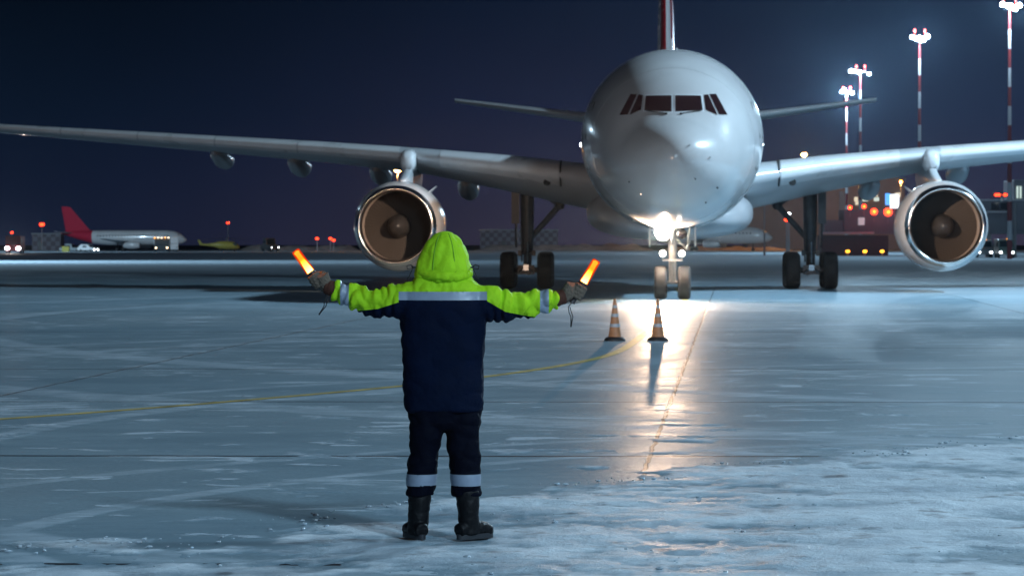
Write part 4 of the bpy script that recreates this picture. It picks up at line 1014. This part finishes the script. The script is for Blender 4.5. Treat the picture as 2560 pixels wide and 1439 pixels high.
lamp('flood_lamp', 'SPOT', (-72.0, 300, 28), 230000, COOL, 0.6, None, (-58, 292, 0), 132, 0.5)
mast(-126.0, 640, 'added unseen distant floodlight mast lighting the stand of the regional jet', 0, V5)  # unseen mast added to light the side of the regional jet
lamp('flood_lamp', 'SPOT', (-126.0, 641, 28), 190000, COOL, 0.6, None, (-85, 740, 2), 110, 0.6)
mast(24.0, -26, 'near floodlight mast standing behind the camera', 0, V5)
mast(40.0, 27, 'near floodlight mast standing out to the side of the marshaller', 0, V5)
lamp('flood_lamp', 'SPOT', (36.5, 26.6, 28.3), 24000, COOL, 1.6, None, (-4, 30, 0), 84, 1.0)
lamp('flood_lamp', 'SPOT', (24.0, -27.2, 28.3), BACK_W, COOL, 2.6, None, (-6, 30, 0), 76, 1.0)

# ------------------------------------------------------------------ lamp posts, far
M_SOD = mat('sodium_lamp_lit', (0.9, 0.6, 0.3), 0.3, emit=(1.0, 0.55, 0.16), estr=40.0)
M_ORG = mat('amber_lamp_lit', (0.9, 0.5, 0.1), 0.3, emit=(1.0, 0.33, 0.02), estr=6.0)
M_WHT = mat('white_lamp_lit', (0.9, 0.9, 0.9), 0.3, emit=(0.92, 0.97, 1.0), estr=14.0)
M_GRN = mat('green_lamp_lit', (0.1, 0.9, 0.4), 0.3, emit=(0.05, 1.0, 0.35), estr=5.0)
M_REDL = mat('red_lamp_lit', (0.8, 0.05, 0.02), 0.3, emit=(1.0, 0.04, 0.01), estr=7.0)
def post(name, pxx, pyy, d, r, m, label, cat, group=None, w=0, col=SODIUM, arm=0.0):
    p = px(pxx, pyy, d); z0 = gz(d); c = thing(name, label, cat, (p.x, d, z0), 0, group); H = p.z - z0
    b = MB(); b.lathe([(0.14, 0), (0.08, max(0.3, H - 0.1))], n=10, cap0=True, cap1=True)
    b.obj('post', M_GALV, c)
    b = MB(); b.sphere((0, -0.15, H), r, 12, sc=(1.2, 1, 0.8)); b.obj('lamp_head', m, c)
    if w: lamp('street_light', 'POINT', (0, -0.6, H - 0.3), w, col, 0.2, c)
    return c
post('street_lamp', 2010, 387, 800, 0.6, M_SOD, 'bright sodium street lamp glowing above the wing right of the fuselage', 'street lamp', 'sodium street lamps', 22000)
post('street_lamp', 994, 425, 700, 0.65, M_SOD, 'sodium street lamp glowing between the wing and the left-hand engine pylon', 'street lamp', 'sodium street lamps', 20000)
post('street_lamp', 2252, 453, 840, 0.38, M_ORG, 'small orange street lamp over the terminal roof beside the right-hand engine', 'street lamp', 'sodium street lamps', 4000)
for pxx, pyy, d, r, label in ((105, 561, 800, 0.55, 'red obstruction light on a post left of the red tail'), (30, 581, 800, 0.3, 'faint red obstruction light above the fire truck'), (570, 557, 900, 0.35, 'lone red obstruction light high above the yellow helicopter'),
                              (793, 596, 780, 0.35, 'single red obstruction light left of a pair under the lit wing'), (826, 596, 780, 0.34, 'red obstruction light, higher lamp of the close pair near the engine'), (834, 600, 780, 0.34, 'red obstruction light, lower lamp of the close pair near the engine'),
                              (1967, 549, 430, 0.30, 'red obstruction light just left of the right-hand main gear stay')):
    post('obstruction_light', pxx, pyy, d, r, M_REDL, label, 'obstruction light', 'red obstruction lights')
post('apron_light', 1911, 495, 470, 0.22, M_WHT, 'small white apron light before the brown terminal wall', 'apron light')
post('apron_light', 1972, 534, 430, 0.20, M_WHT, 'pale white apron light just above a red one by the main gear', 'apron light')

# ------------------------------------------------------------------ far aircraft
def jet(name, label, cat, nose, yaw, length, dia, tail_h, tail_m, rear_m, scale_eng=1.0):
    c = thing(name, label, cat, nose, yaw)               # local: x = along the fuselage from the nose (negative aft)
    r = dia / 2; zc = r + dia * 0.42; b = MB(); rings = []; L = length
    tab = [(0, 0.02, -0.30), (0.012, 0.28, -0.28), (0.03, 0.52, -0.22), (0.06, 0.76, -0.12), (0.10, 0.93, -0.04), (0.15, 1.0, 0), (0.62, 1.0, 0), (0.74, 0.90, 0.08), (0.85, 0.62, 0.34), (0.94, 0.34, 0.56), (1.0, 0.10, 0.68)]
    for u, k, dz in tab:
        rings.append([(-u * L, r * k * math.cos(2 * math.pi * q / 28), zc + r * dz + r * k * math.sin(2 * math.pi * q / 28)) for q in range(28)])
    b.loft(rings)
    for i, fc in enumerate(b.f):
        if min(b.v[v][0] for v in fc) < -0.80 * L: b.m[i] = 1
    b.obj('fuselage', [M_WHITE, rear_m], c, angle=60)
    b = MB(); b.prism([(-r * 0.66, zc + r * 0.15), (r * 0.66, zc + r * 0.15), (r * 0.5, zc + r * 0.48), (-r * 0.5, zc + r * 0.48)], -0.075 * L, -0.055 * L); b.obj('cockpit_window', M_GLASS, c)
    b = MB(); b.box((0, 0, 0), (0.28, 0.04, 0.36)); w0 = None
    for k in range(24):
        if w0 is None: w0 = b.obj('cabin_window', M_DARK, c); w = w0
        else: w = w0.copy(); COL.objects.link(w)
        w.location = (-(0.14 + 0.024 * k) * L, -dia * 0.485, zc + r * 0.25)
    for s in (-1, 1):
        b = MB(); sp = L * 0.46
        b.loft([[(-(0.36 + 0.0) * L + 0, s * r * 0.5, zc - r * 0.62), (-0.45 * L, s * r * 0.5, zc - r * 0.48), (-0.56 * L, s * r * 0.5, zc - r * 0.62), (-0.45 * L, s * r * 0.5, zc - r * 0.78)],
                [(-0.53 * L, s * sp, zc - r * 0.1), (-0.55 * L, s * sp, zc - r * 0.06), (-0.58 * L, s * sp, zc - r * 0.1), (-0.55 * L, s * sp, zc - r * 0.14)]]); b.obj('wing', M_WING, c, angle=20)
        b = MB(); re = r * 0.50 * scale_eng; b.lathe([(re * 0.75, 0.6), (re * 0.9, 0.0), (re, -0.5), (re, -2.0), (re * 0.75, -3.2)], (-0.345 * L, s * L * 0.165, zc - r * 0.62 - re * 0.72), 'X', 20); b.lathe([(0.02, 0.2), (re * 0.8, 0.2)], (-0.345 * L, s * L * 0.165, zc - r * 0.62 - re * 0.72), 'X', 20, mi=1); b.obj('engine', [M_WHITE, M_DARK], c)
        b = MB(); b.loft([[(-0.88 * L, s * r * 0.2, zc + r * 0.65), (-0.93 * L, s * r * 0.2, zc + r * 0.75), (-0.99 * L, s * r * 0.2, zc + r * 0.65), (-0.93 * L, s * r * 0.2, zc + r * 0.55)],
                          [(-0.975 * L, s * L * 0.16, zc + r * 0.85), (-0.99 * L, s * L * 0.16, zc + r * 0.88), (-1.01 * L, s * L * 0.16, zc + r * 0.85), (-0.99 * L, s * L * 0.16, zc + r * 0.82)]]); b.obj('horizontal_stabiliser', M_WHITE, c, angle=20)
        b = MB(); b.tube([(-0.52 * L, s * L * 0.09, zc - r * 0.6), (-0.52 * L, s * L * 0.09, 0.5)], 0.13, 8)
        for k in (-0.25, 0.25): b.lathe([(0.02, -0.16), (0.48, -0.16), (0.52, 0), (0.48, 0.16), (0.02, 0.16)], (-0.52 * L, s * L * 0.09 + k, 0.52), 'Y', 16)
        b.obj('main_gear', M_TYRE, c)
    b = MB(); b.tube([(-0.13 * L, 0, zc - r * 0.8), (-0.13 * L, 0, 0.4)], 0.11, 8)
    for k in (-0.2, 0.2): b.lathe([(0.02, -0.11), (0.35, -0.11), (0.38, 0), (0.35, 0.11), (0.02, 0.11)], (-0.13 * L, k, 0.38), 'Y', 16)
    b.obj('nose_gear', M_TYRE, c)
    zt = zc + r * 0.85; b = MB(); b.loft([[(-0.76 * L, 0, zt), (-0.86 * L, 0.22, zt), (-0.96 * L, 0, zt), (-0.86 * L, -0.22, zt)], [(-0.925 * L, 0, tail_h - 0.15), (-0.955 * L, 0.1, tail_h), (-0.995 * L, 0, tail_h), (-0.955 * L, -0.1, tail_h)]]); b.obj('tail_fin', tail_m, c, angle=20)
    return c
M_REDD = mat('crimson_paint', (0.42, 0.016, 0.045), 0.65, spec=0.15)
pn = px(467, 628, 740); pn.z = gz(740)
jet('regional_jet', 'white regional jet with a tall crimson tail parked far across the apron', 'airliner', pn, R_(-9), 29.9, 3.4, 10.3, M_REDD, M_REDD)
pn = px(1932, 632, 760); pn.z = gz(760)
jet('narrowbody_jet', 'pale narrow-body jet parked far behind, nose showing beyond the nose wheels', 'airliner', pn, R_(-12), 36.0, 4.0, 11.8, M_WHITE, M_WHITE)

# ------------------------------------------------------------------ vehicles
M_VG = mat('vehicle_glass', (0.02, 0.03, 0.035), 0.1, spec=0.6)
def vehicle(name, label, cat, at, rz, size, body, profile, lights=M_WHT, beacon=None, group=None, bar=None, lr=0.13, cab=None):
    """front looks along local -Y; the profile is a list of (y, z) in units of length and height"""
    Wd_, Ln, Hh = size; c = thing(name, label, cat, at, rz, group)
    b = MB(); b.prism([(y * Ln, z * Hh) for y, z in profile], -Wd_ / 2, Wd_ / 2); bo = b.obj('body', body, c, smooth=False, bevel=0.06)
    y0 = profile[0][0] * Ln
    front = [p for p in profile if p[1] > 0.5]; f0, f1 = front[0], front[1]
    q = MB(); (ya, za), (yb, zb_) = (f0[0] * Ln, f0[1] * Hh), (f1[0] * Ln, f1[1] * Hh); dv = Vector((0, yb - ya, zb_ - za)); nn = Vector((0, -dv.z, dv.y)).normalized() * 0.02
    p0 = Vector((0, ya, za)) + dv * 0.1; p1 = Vector((0, ya, za)) + dv * 0.9; w = Wd_ * 0.42
    q.add([p0 + nn + Vector((-w, 0, 0)), p0 + nn + Vector((w, 0, 0)), p1 + nn + Vector((w * 0.93, 0, 0)), p1 + nn + Vector((-w * 0.93, 0, 0)), p0 - nn + Vector((-w, 0, 0)), p0 - nn + Vector((w, 0, 0)), p1 - nn + Vector((w * 0.93, 0, 0)), p1 - nn + Vector((-w * 0.93, 0, 0))],
          [(0, 1, 2, 3), (7, 6, 5, 4), (0, 4, 5, 1), (1, 5, 6, 2), (2, 6, 7, 3), (3, 7, 4, 0)]); q.obj('windscreen', M_VG, c, smooth=False)
    for s in (-1, 1):
        q = MB(); q.box((s * (Wd_ / 2 + 0.012), yb + 0.16 * Ln, Hh * 0.72), (0.03, Ln * 0.22, Hh * 0.24)); q.obj('side_window', M_VG, c, smooth=False)
        q = MB(); q.sphere((s * Wd_ * 0.37, y0 - 0.02, Hh * 0.30), lr, 10, sc=(1.2, 0.5, 1)); q.obj('headlight', lights, c)
        for yy in (0.2, 0.78):
            q = MB(); rr = 0.17 * Hh if Hh < 2.6 else 0.5
            q.lathe([(0.02, -0.13), (rr * 0.95, -0.13), (rr, 0), (rr * 0.95, 0.13), (0.02, 0.13)], (s * (Wd_ / 2 - 0.10), y0 + yy * Ln, rr), 'X', 16); q.obj('wheel', M_TYRE, c)
    if beacon: q = MB(); q.lathe([(0.12, 0), (0.14, 0.12), (0.05, 0.24)], (beacon[0], beacon[1] * Ln + y0, Hh), n=10, cap0=True, cap1=True); q.obj('beacon', M_ORG, c)
    if bar:
        for k in range(bar):
            q = MB(); q.sphere(((k / (bar - 1) - 0.5) * Wd_ * 0.9, y0 + 0.1, Hh + 0.12), 0.14, 8); q.obj('roof_lamp', M_ORG if k % 3 == 0 else M_SOD2, c)
    return c
M_SOD2 = mat('pale_lamp_lit', (0.9, 0.8, 0.6), 0.3, emit=(1.0, 0.75, 0.45), estr=6.0)
M_VDARK = mat('dark_vehicle_paint', (0.05, 0.055, 0.06), 0.35, coat=0.3); M_VGREY = mat('grey_vehicle_paint', (0.20, 0.23, 0.24), 0.35, coat=0.3); M_VWHITE = mat('white_vehicle_paint', (0.6, 0.6, 0.6), 0.35, coat=0.3); M_VRED = mat('fire_truck_paint', (0.4, 0.03, 0.03), 0.35, coat=0.3); M_VYEL = mat('yellow_paint', (0.34, 0.30, 0.06), 0.4, coat=0.2)
VAN = [(0, 0.18), (0, 0.48), (0.06, 0.56), (0.16, 0.95), (0.22, 1.0), (0.98, 1.0), (1.0, 0.95), (1.0, 0.18)]
TRUCK = [(0, 0.14), (0, 0.52), (0.015, 0.54), (0.05, 0.92), (0.08, 1.0), (0.30, 1.0), (0.31, 0.97), (1.0, 0.97), (1.0, 0.14)]
CAR = [(0, 0.22), (0, 0.50), (0.22, 0.60), (0.38, 0.98), (0.45, 1.0), (0.78, 1.0), (0.95, 0.62), (1.0, 0.58), (1.0, 0.22)]
TUG = [(0, 0.16), (0, 0.45), (0.40, 0.52), (0.46, 0.98), (0.5, 1.0), (0.74, 1.0), (0.76, 0.55), (1.0, 0.5), (1.0, 0.16)]
def at(pxx, d): p = px(pxx, 600, d); return (p.x, d, gz(d))
vehicle('van', 'grey van with white headlights and amber beacon, half behind the right-hand engine', 'van', at(2463, 395), R_(-4), (1.95, 5.2, 2.2), M_VGREY, VAN, M_WHT, (0.1, 0.2), 'service vans under the jet bridge')
vehicle('van', 'grey-green van with amber beacon standing clear beside the right-hand engine', 'van', at(2517, 385), R_(-2), (1.9, 5.2, 2.25), mat('green_grey_paint', (0.12, 0.19, 0.17), 0.4, coat=0.2), VAN, M_WHT, (0.25, 0.2), 'service vans under the jet bridge')
ft = vehicle('fire_truck', 'red airport truck with two glaring headlights at the far left edge', 'fire truck', at(32, 560), R_(3), (2.6, 8.0, 3.1), M_VRED, TRUCK, M_WHT, None, None, None, 0.34)
lamp('truck_beam', 'SPOT', (-0.1, -0.8, 1.0), 9000, (1, 0.8, 0.7), 0.3, ft, (0.1, -40, 0.2), 40, 0.8)
vehicle('deicing_truck', 'dark truck with a bar of amber roof lamps before the regional jet', 'truck', at(404, 690), R_(4), (3.2, 8.0, 2.9), M_VDARK, TRUCK, M_SOD2, None, None, 5, 0.16)
vehicle('boarding_truck', 'white high-sided truck parked against the nose of the regional jet', 'truck', at(432, 712), R_(8), (2.4, 7.0, 3.3), M_VWHITE, TRUCK, M_VG)
vehicle('car', 'pale car with one bright headlight below the crimson tail', 'car', at(240, 690), R_(60), (1.8, 4.4, 1.6), M_VWHITE, CAR, M_WHT, None, None, None, 0.17)
vehicle('tow_tractor', 'low grey tow tractor parked under the wing of the regional jet', 'tow tractor', at(207, 700), R_(80), (2.2, 5.0, 1.7), M_VGREY, TUG, M_VG)
vehicle('tow_tractor', 'dark tow tractor with cab standing alone before the brown snowbank', 'tow tractor', at(688, 720), R_(35), (2.4, 4.5, 3.0), M_VDARK, TUG, M_WHT, None, None, None, 0.1)
b = MB(); b.box((0, 0, 0.55), (1.5, 1.5, 1.1)); b.box((0, 0, 1.14), (1.6, 1.6, 0.08)); o = b.obj('container', M_VYEL, bevel=0.05, smooth=False); o.location = at(165, 690); tag(o, 'small yellow bin on the apron under the red tail', 'container')
# yellow helicopter
hc = thing('helicopter', 'yellow helicopter with drooping rotor blades parked right of the regional jet', 'helicopter', at(566, 735), R_(6))
b = MB(); rings = []
for x, w, z0, z1 in ((3.0, 0.3, 0.7, 1.1), (2.6, 0.75, 0.5, 1.7), (1.6, 1.0, 0.45, 2.2), (0.2, 1.05, 0.45, 2.35), (-1.6, 0.95, 0.6, 2.3), (-2.6, 0.5, 1.0, 2.0), (-4.2, 0.25, 1.25, 1.75), (-5.6, 0.16, 1.4, 1.8), (-6.1, 0.1, 1.5, 1.9)):
    rings.append([(x, w * math.cos(2 * math.pi * k / 20), (z0 + z1) / 2 + (z1 - z0) / 2 * math.sin(2 * math.pi * k / 20)) for k in range(20)])
b.loft(rings); b.obj('body', M_VYEL, hc, angle=60)
b = MB(); b.add([(-5.4, -0.06, 1.7), (-6.2, -0.06, 2.7), (-6.5, -0.06, 2.6), (-6.1, -0.06, 1.5), (-5.4, 0.06, 1.7), (-6.2, 0.06, 2.7), (-6.5, 0.06, 2.6), (-6.1, 0.06, 1.5)], [(0, 1, 2, 3), (7, 6, 5, 4), (0, 4, 5, 1), (1, 5, 6, 2), (2, 6, 7, 3), (3, 7, 4, 0)]); b.obj('tail_fin', M_VYEL, hc, smooth=False)
b = MB(); b.box((1.9, 0, 1.6), (1.0, 1.9, 0.6)); b.obj('windscreen', M_VG, hc, bevel=0.1)
b = MB(); b.lathe([(0.2, 2.2), (0.15, 3.1)], n=10, cap1=True); b.obj('rotor_mast', M_VDARK, hc)
for k in range(4):
    q = R_(20 + 90 * k); b = MB(); b.tube([(0, 0, 3.05), (3 * math.cos(q), 3 * math.sin(q), 2.95), (6.5 * math.cos(q), 6.5 * math.sin(q), 2.45)], [(0.12, 0.03), (0.14, 0.03), (0.12, 0.02)], 8); b.obj('rotor_blade', M_VDARK, hc)
for x, y in ((1.8, 0), (-1.2, 0.9), (-1.2, -0.9)): b = MB(); b.lathe([(0.02, -0.1), (0.28, -0.1), (0.3, 0), (0.28, 0.1), (0.02, 0.1)], (x, y, 0.3), 'Y', 12); b.tube([(x, y, 0.3), (x, y * 0.7, 0.9)], 0.06, 6); b.obj('wheel', M_TYRE, hc)

# ------------------------------------------------------------------ buildings and snowbanks
def checker_material():
    m = bpy.data.materials.new('checkered_cladding'); m.use_nodes = True; n = m.node_tree; b = n.nodes['Principled BSDF']
    t = n.nodes.new('ShaderNodeTexCoord'); k = n.nodes.new('ShaderNodeTexChecker'); k.inputs['Scale'].default_value = 0.9
    k.inputs[1].default_value = (0.16, 0.15, 0.19, 1); k.inputs[2].default_value = (0.075, 0.055, 0.075, 1)
    n.links.new(t.outputs['Object'], k.inputs[0]); n.links.new(k.outputs[0], b.inputs['Base Color']); return m
M_CHK = checker_material()
def shed(pxa, pxb, ytop, d, label):
    a, b2 = px(pxa, ytop, d), px(pxb, ytop, d); w = b2.x - a.x; c = thing('equipment_shelter', label, 'building', ((a.x + b2.x) / 2, d, gz(d)), 0)
    H = a.z - gz(d); q = MB(); q.box((0, 3, H / 2), (w, 6, H)); q.obj('wall', M_CHK, c, smooth=False)
    q = MB(); q.box((0, 3, H + 0.12), (w + 0.5, 6.5, 0.24)); q.obj('roof', M_VGREY, c, smooth=False)
    q = MB(); q.box((-w * 0.2, -0.03, 1.1), (1.1, 0.06, 2.2)); q.obj('door', M_VDARK, c, smooth=False)
shed(80, 152, 585, 800, 'low checkered equipment shelter behind the red tail')
shed(1200, 1395, 576, 850, 'long checkered equipment shelter seen between the main gear and the belly')

M_BRK = mat('brown_facade', (0.30, 0.215, 0.19), 0.7, var=0.15, vscale=0.3)
M_SLATE = mat('blue_grey_cladding', (0.20, 0.215, 0.25), 0.5, var=0.1, vscale=0.4)
M_SNOWR = mat('roof_snow', (0.6, 0.62, 0.66), 0.7, bump=0.4, bscale=3)
M_WIN = mat('lit_window', (0.5, 0.48, 0.4), 0.3, emit=(1.0, 0.86, 0.62), estr=0.75)
M_WINC = mat('lit_window_cool', (0.5, 0.5, 0.5), 0.3, emit=(0.80, 1.0, 0.88), estr=0.7)
M_BLUE = mat('blue_sign_lit', (0.1, 0.3, 0.8), 0.3, emit=(0.08, 0.38, 1.0), estr=1.5)
M_SIGNW = mat('white_sign_lit', (0.9, 0.9, 0.9), 0.3, emit=(0.85, 0.93, 1.0), estr=2.0)
TD = 860.0; tb = thing('terminal_building', 'brown terminal with a few lit windows beyond the right-hand wing', 'building', (px(2075, 600, TD).x, TD, gz(TD)))
def tx(x): return (x - 2075) * TD / F
def tz(y): return H0 - (y - HZ) * TD / F - gz(TD)
b = MB(); b.box(((tx(1870) + tx(2262)) / 2, 8, tz(447) / 2), (tx(2262) - tx(1870), 16, tz(447))); b.obj('wall', M_BRK, tb, smooth=False)
b = MB(); b.box(((tx(1870) + tx(2262)) / 2, 8, tz(447) + 0.2), (tx(2262) - tx(1870) + 0.6, 16.6, 0.4)); b.obj('roof', M_VGREY, tb, smooth=False)
b = MB(); b.box(((tx(2096) + tx(2120)) / 2, -0.15, tz(520)), (tx(2120) - tx(2100), 0.3, 9)); b.obj('pilaster', M_SLATE, tb, smooth=False)
for x, y, w, h, m in ((2140, 498, 9, 11, M_WIN), (2142, 508, 7, 8, M_WIN), (2158, 486, 7, 8, M_WIN), (2163, 498, 14, 10, M_WINC), (2177, 489, 11, 9, M_WIN), (2190, 487, 9, 9, M_WIN), (2191, 498, 13, 9, M_WINC), (2245, 487, 15, 11, M_WIN)):
    b = MB(); b.box((tx(x), -0.03, tz(y)), (w * TD / F, 0.06, h * TD / F)); b.obj('window', m, tb, smooth=False)
# gate house with a snow-covered lower roof in front of it
GD = 470.0
def gx2(x): return (x - 2160) * GD / F
def gz2(y): return H0 - (y - HZ) * GD / F - gz(GD)
gh = thing('gate_house', 'dark blue-grey gate house with snow along its lower roof before the terminal', 'building', (px(2160, 600, GD).x, GD, gz(GD)))
b = MB(); b.box(((gx2(2112) + gx2(2262)) / 2, 5, (gz2(524) + gz2(585)) / 2), (gx2(2262) - gx2(2112), 8, gz2(524) - gz2(585))); b.box(((gx2(2062) + gx2(2110)) / 2, 5, (gz2(550) + gz2(585)) / 2), (gx2(2110) - gx2(2062), 7.9, gz2(550) - gz2(585))); b.obj('upper_wall', M_SLATE, gh, smooth=False)
b = MB(); b.box(((gx2(2055) + gx2(2222)) / 2, 4, gz2(588) / 2), (gx2(2222) - gx2(2055), 7, gz2(588))); b.obj('lower_wall', mat('maroon_cladding', (0.085, 0.06, 0.068), 0.6, var=0.15, vscale=0.5), gh, smooth=False)
b = MB(); b.box(((gx2(2050) + gx2(2185)) / 2, 0.2, gz2(582)), (gx2(2185) - gx2(2050), 1.4, 0.34)); b.obj('roof_snow', M_SNOWR, gh, smooth=False, bevel=0.1)
b = MB(); b.box((gx2(2155), 0.9, gz2(553)), (0.95, 0.14, 1.1)); b.obj('lit_panel', mat('pale_panel_lit', (0.7, 0.7, 0.72), 0.4, emit=(0.8, 0.78, 0.85), estr=0.35), gh, bevel=0.2)
sg = thing('lit_sign', 'glowing blue and white sign panel above the gate house roof', 'sign', tuple(px(2232, 503, 468)))
b = MB(); b.box((-0.75, 0, 0.3), (0.7, 0.2, 1.7)); b.obj('blue_panel', M_BLUE, sg, smooth=False, bevel=0.1)
b = MB(); b.box((0.25, 0, 0.0), (1.3, 0.2, 2.0)); b.obj('white_panel', M_SIGNW, sg, smooth=False, bevel=0.1)
b = MB(); b.tube([(0.25, 0.1, -1.0), (0.25, 0.1, -2.2)], 0.08, 8); b.obj('bracket', M_GALV, sg)
for x, y, r, label in ((2125, 519, 0.30, 'smaller red warning lamp at the left corner of the gate house roof'), (2160, 516, 0.34, 'small red warning lamp at the middle of the gate house roof'), (2185, 529, 0.50, 'red warning lamp with an amber heart left of the largest one'), (2220, 530, 0.62, 'largest red warning lamp beside the blue sign')):
    p = px(x, y, 466); c = thing('warning_lamp', label, 'warning lamp', tuple(p), 0, 'red warning lamps on the gate house')
    b = MB(); b.sphere((0, 0, 0), r, 14); b.obj('lamp_glass', M_REDL, c); b = MB(); b.sphere((0, -r * 0.75, 0), r * 0.38, 10); b.obj('bulb', M_ORG, c); b = MB(); b.tube([(0, 0.05, -r * 0.9), (0, 0.05, -r - 1.0)], 0.05, 6); b.obj('stem', M_GALV, c)
for x, label in ((2119, 'amber marker lamp at the left end of the maroon wall'), (2162, 'amber marker lamp at the middle of the maroon wall'), (2205, 'amber marker lamp near the right-hand engine, end of the maroon wall')):
    post('marker_lamp', x, 628, 462, 0.26, M_ORG, label, 'marker lamp', 'amber marker lamps along the gate house')
# jet bridge at the right edge
JD = 400.0
jb = thing('jet_bridge', 'grey jet bridge with a dark cab at the right edge behind the engine', 'jet bridge', (px(2500, 600, JD).x, JD, gz(JD)))
def jx(x): return (x - 2500) * JD / F
def jz(y): return H0 - (y - HZ) * JD / F - gz(JD)
b = MB(); b.box(((jx(2455) + jx(2600)) / 2, 6, (jz(502) + jz(585)) / 2), (jx(2600) - jx(2455), 9, jz(502) - jz(585))); b.obj('tunnel', M_SLATE, jb, smooth=False, bevel=0.1)
b = MB(); b.box(((jx(2470) + jx(2530)) / 2, 1.0, jz(529)), (jx(2530) - jx(2470), 1.2, 0.22)); b.box(((jx(2452) + jx(2602)) / 2, 6, jz(500)), (jx(2602) - jx(2452), 9.3, 0.2)); b.obj('roof_snow', M_SNOWR, jb, smooth=False, bevel=0.05)
for x in (2492, 2515): b = MB(); b.box((jx(x), 1.45, jz(515)), (0.95, 0.1, 0.85)); b.obj('window', M_VG, jb, smooth=False)
for x in (2548, 2556): b = MB(); b.box((jx(x), 1.4, jz(480)), (0.22, 0.08, 1.5)); b.obj('window', M_WINC, jb, smooth=False)
b = MB(); b.box((jx(2590), 5.8, jz(475)), (5.0, 8.6, 2.6)); b.obj('rotunda', M_SLATE, jb, smooth=False, bevel=0.1)
for x in (2478, 2541): b = MB(); b.box((jx(x), 2.5, jz(585) / 2), (0.7, 0.9, jz(585))); b.obj('support_leg', M_GALV, jb, smooth=False)
b = MB(); b.tube([(jx(2541), 1.0, jz(620)), (jx(2541), 1.0, jz(505))], 0.18, 10); b.obj('downpipe', M_GALV, jb)
ds = thing('display_board', 'red dot display board on top of the jet bridge', 'display board', tuple(px(2505, 487, 398)))
b = MB(); b.box((0, 0.2, 0), (2.2, 0.25, 0.55)); b.obj('case', M_VDARK, ds, smooth=False); b = MB(); b.box((0, 0.3, -0.5), (0.2, 0.2, 0.6)); b.obj('bracket', M_GALV, ds, smooth=False)
for k in (-0.72, -0.36, 0.36, 0.72): b = MB(); b.sphere((k, 0.05, 0), 0.2, 10, sc=(1, 0.4, 1)); b.obj('display_dot', M_REDL, ds)
post('apron_light', 2525, 502, 396, 0.16, M_WHT, 'tiny white apron light against the roof of the jet bridge', 'apron light')
# snowbanks along the far edge of the apron
def bank(x0, x1, d, h, label, seed):
    a, b2 = px(x0, 600, d).x, px(x1, 600, d).x; c = MB(); nxx, nyy = 60, 9; vs = []
    for j in range(nyy):
        for i in range(nxx):
            u, v = i / (nxx - 1), j / (nyy - 1)
            k = math.sin(math.pi * v) ** 0.8 * min(1, u * 9, (1 - u) * 9)
            vs.append((a + (b2 - a) * u, d + 10 * v, gz(d) - 0.05 + k * h * (0.75 + 0.5 * mn.noise(Vector((u * 14 + seed, v * 3, 1))))))
    c.add(vs, [(j * nxx + i, j * nxx + i + 1, (j + 1) * nxx + i + 1, (j + 1) * nxx + i) for j in range(nyy - 1) for i in range(nxx - 1)])
    tag(c.obj('snowbank', mat('sodium_tinted_snow', (0.48, 0.40, 0.36), 0.8, var=0.3, vscale=0.6, bump=0.5, bscale=2), angle=180), label, 'snowbank', 'snowbanks along the apron edge')  # brown tint paints the sodium lamplight into the snow colour
bank(590, 905, 790, 1.5, 'low brown snowbank between the helicopter and the left-hand engine', 1.0)
bank(1180, 1640, 800, 1.7, 'brown snowbank behind the belly and the left-hand main gear', 5.0)
bank(1640, 1990, 790, 1.1, 'snowbank under the far narrow-body jet', 9.0)

# ------------------------------------------------------------------ haze
hz = MB(); hz.box((0, 705, 20), (1900, 1700, 46.5))
m = bpy.data.materials.new('night_haze'); m.use_nodes = True; n = m.node_tree; n.nodes.clear()
o_ = n.nodes.new('ShaderNodeOutputMaterial'); v = n.nodes.new('ShaderNodeVolumePrincipled')
v.inputs['Color'].default_value = (0.48, 0.72, 1.0, 1); v.inputs['Density'].default_value = 0.000045; v.inputs['Anisotropy'].default_value = 0.92
n.links.new(v.outputs[0], o_.inputs['Volume'])
ho = hz.obj('haze', m, smooth=False); tag(ho, kind='stuff')
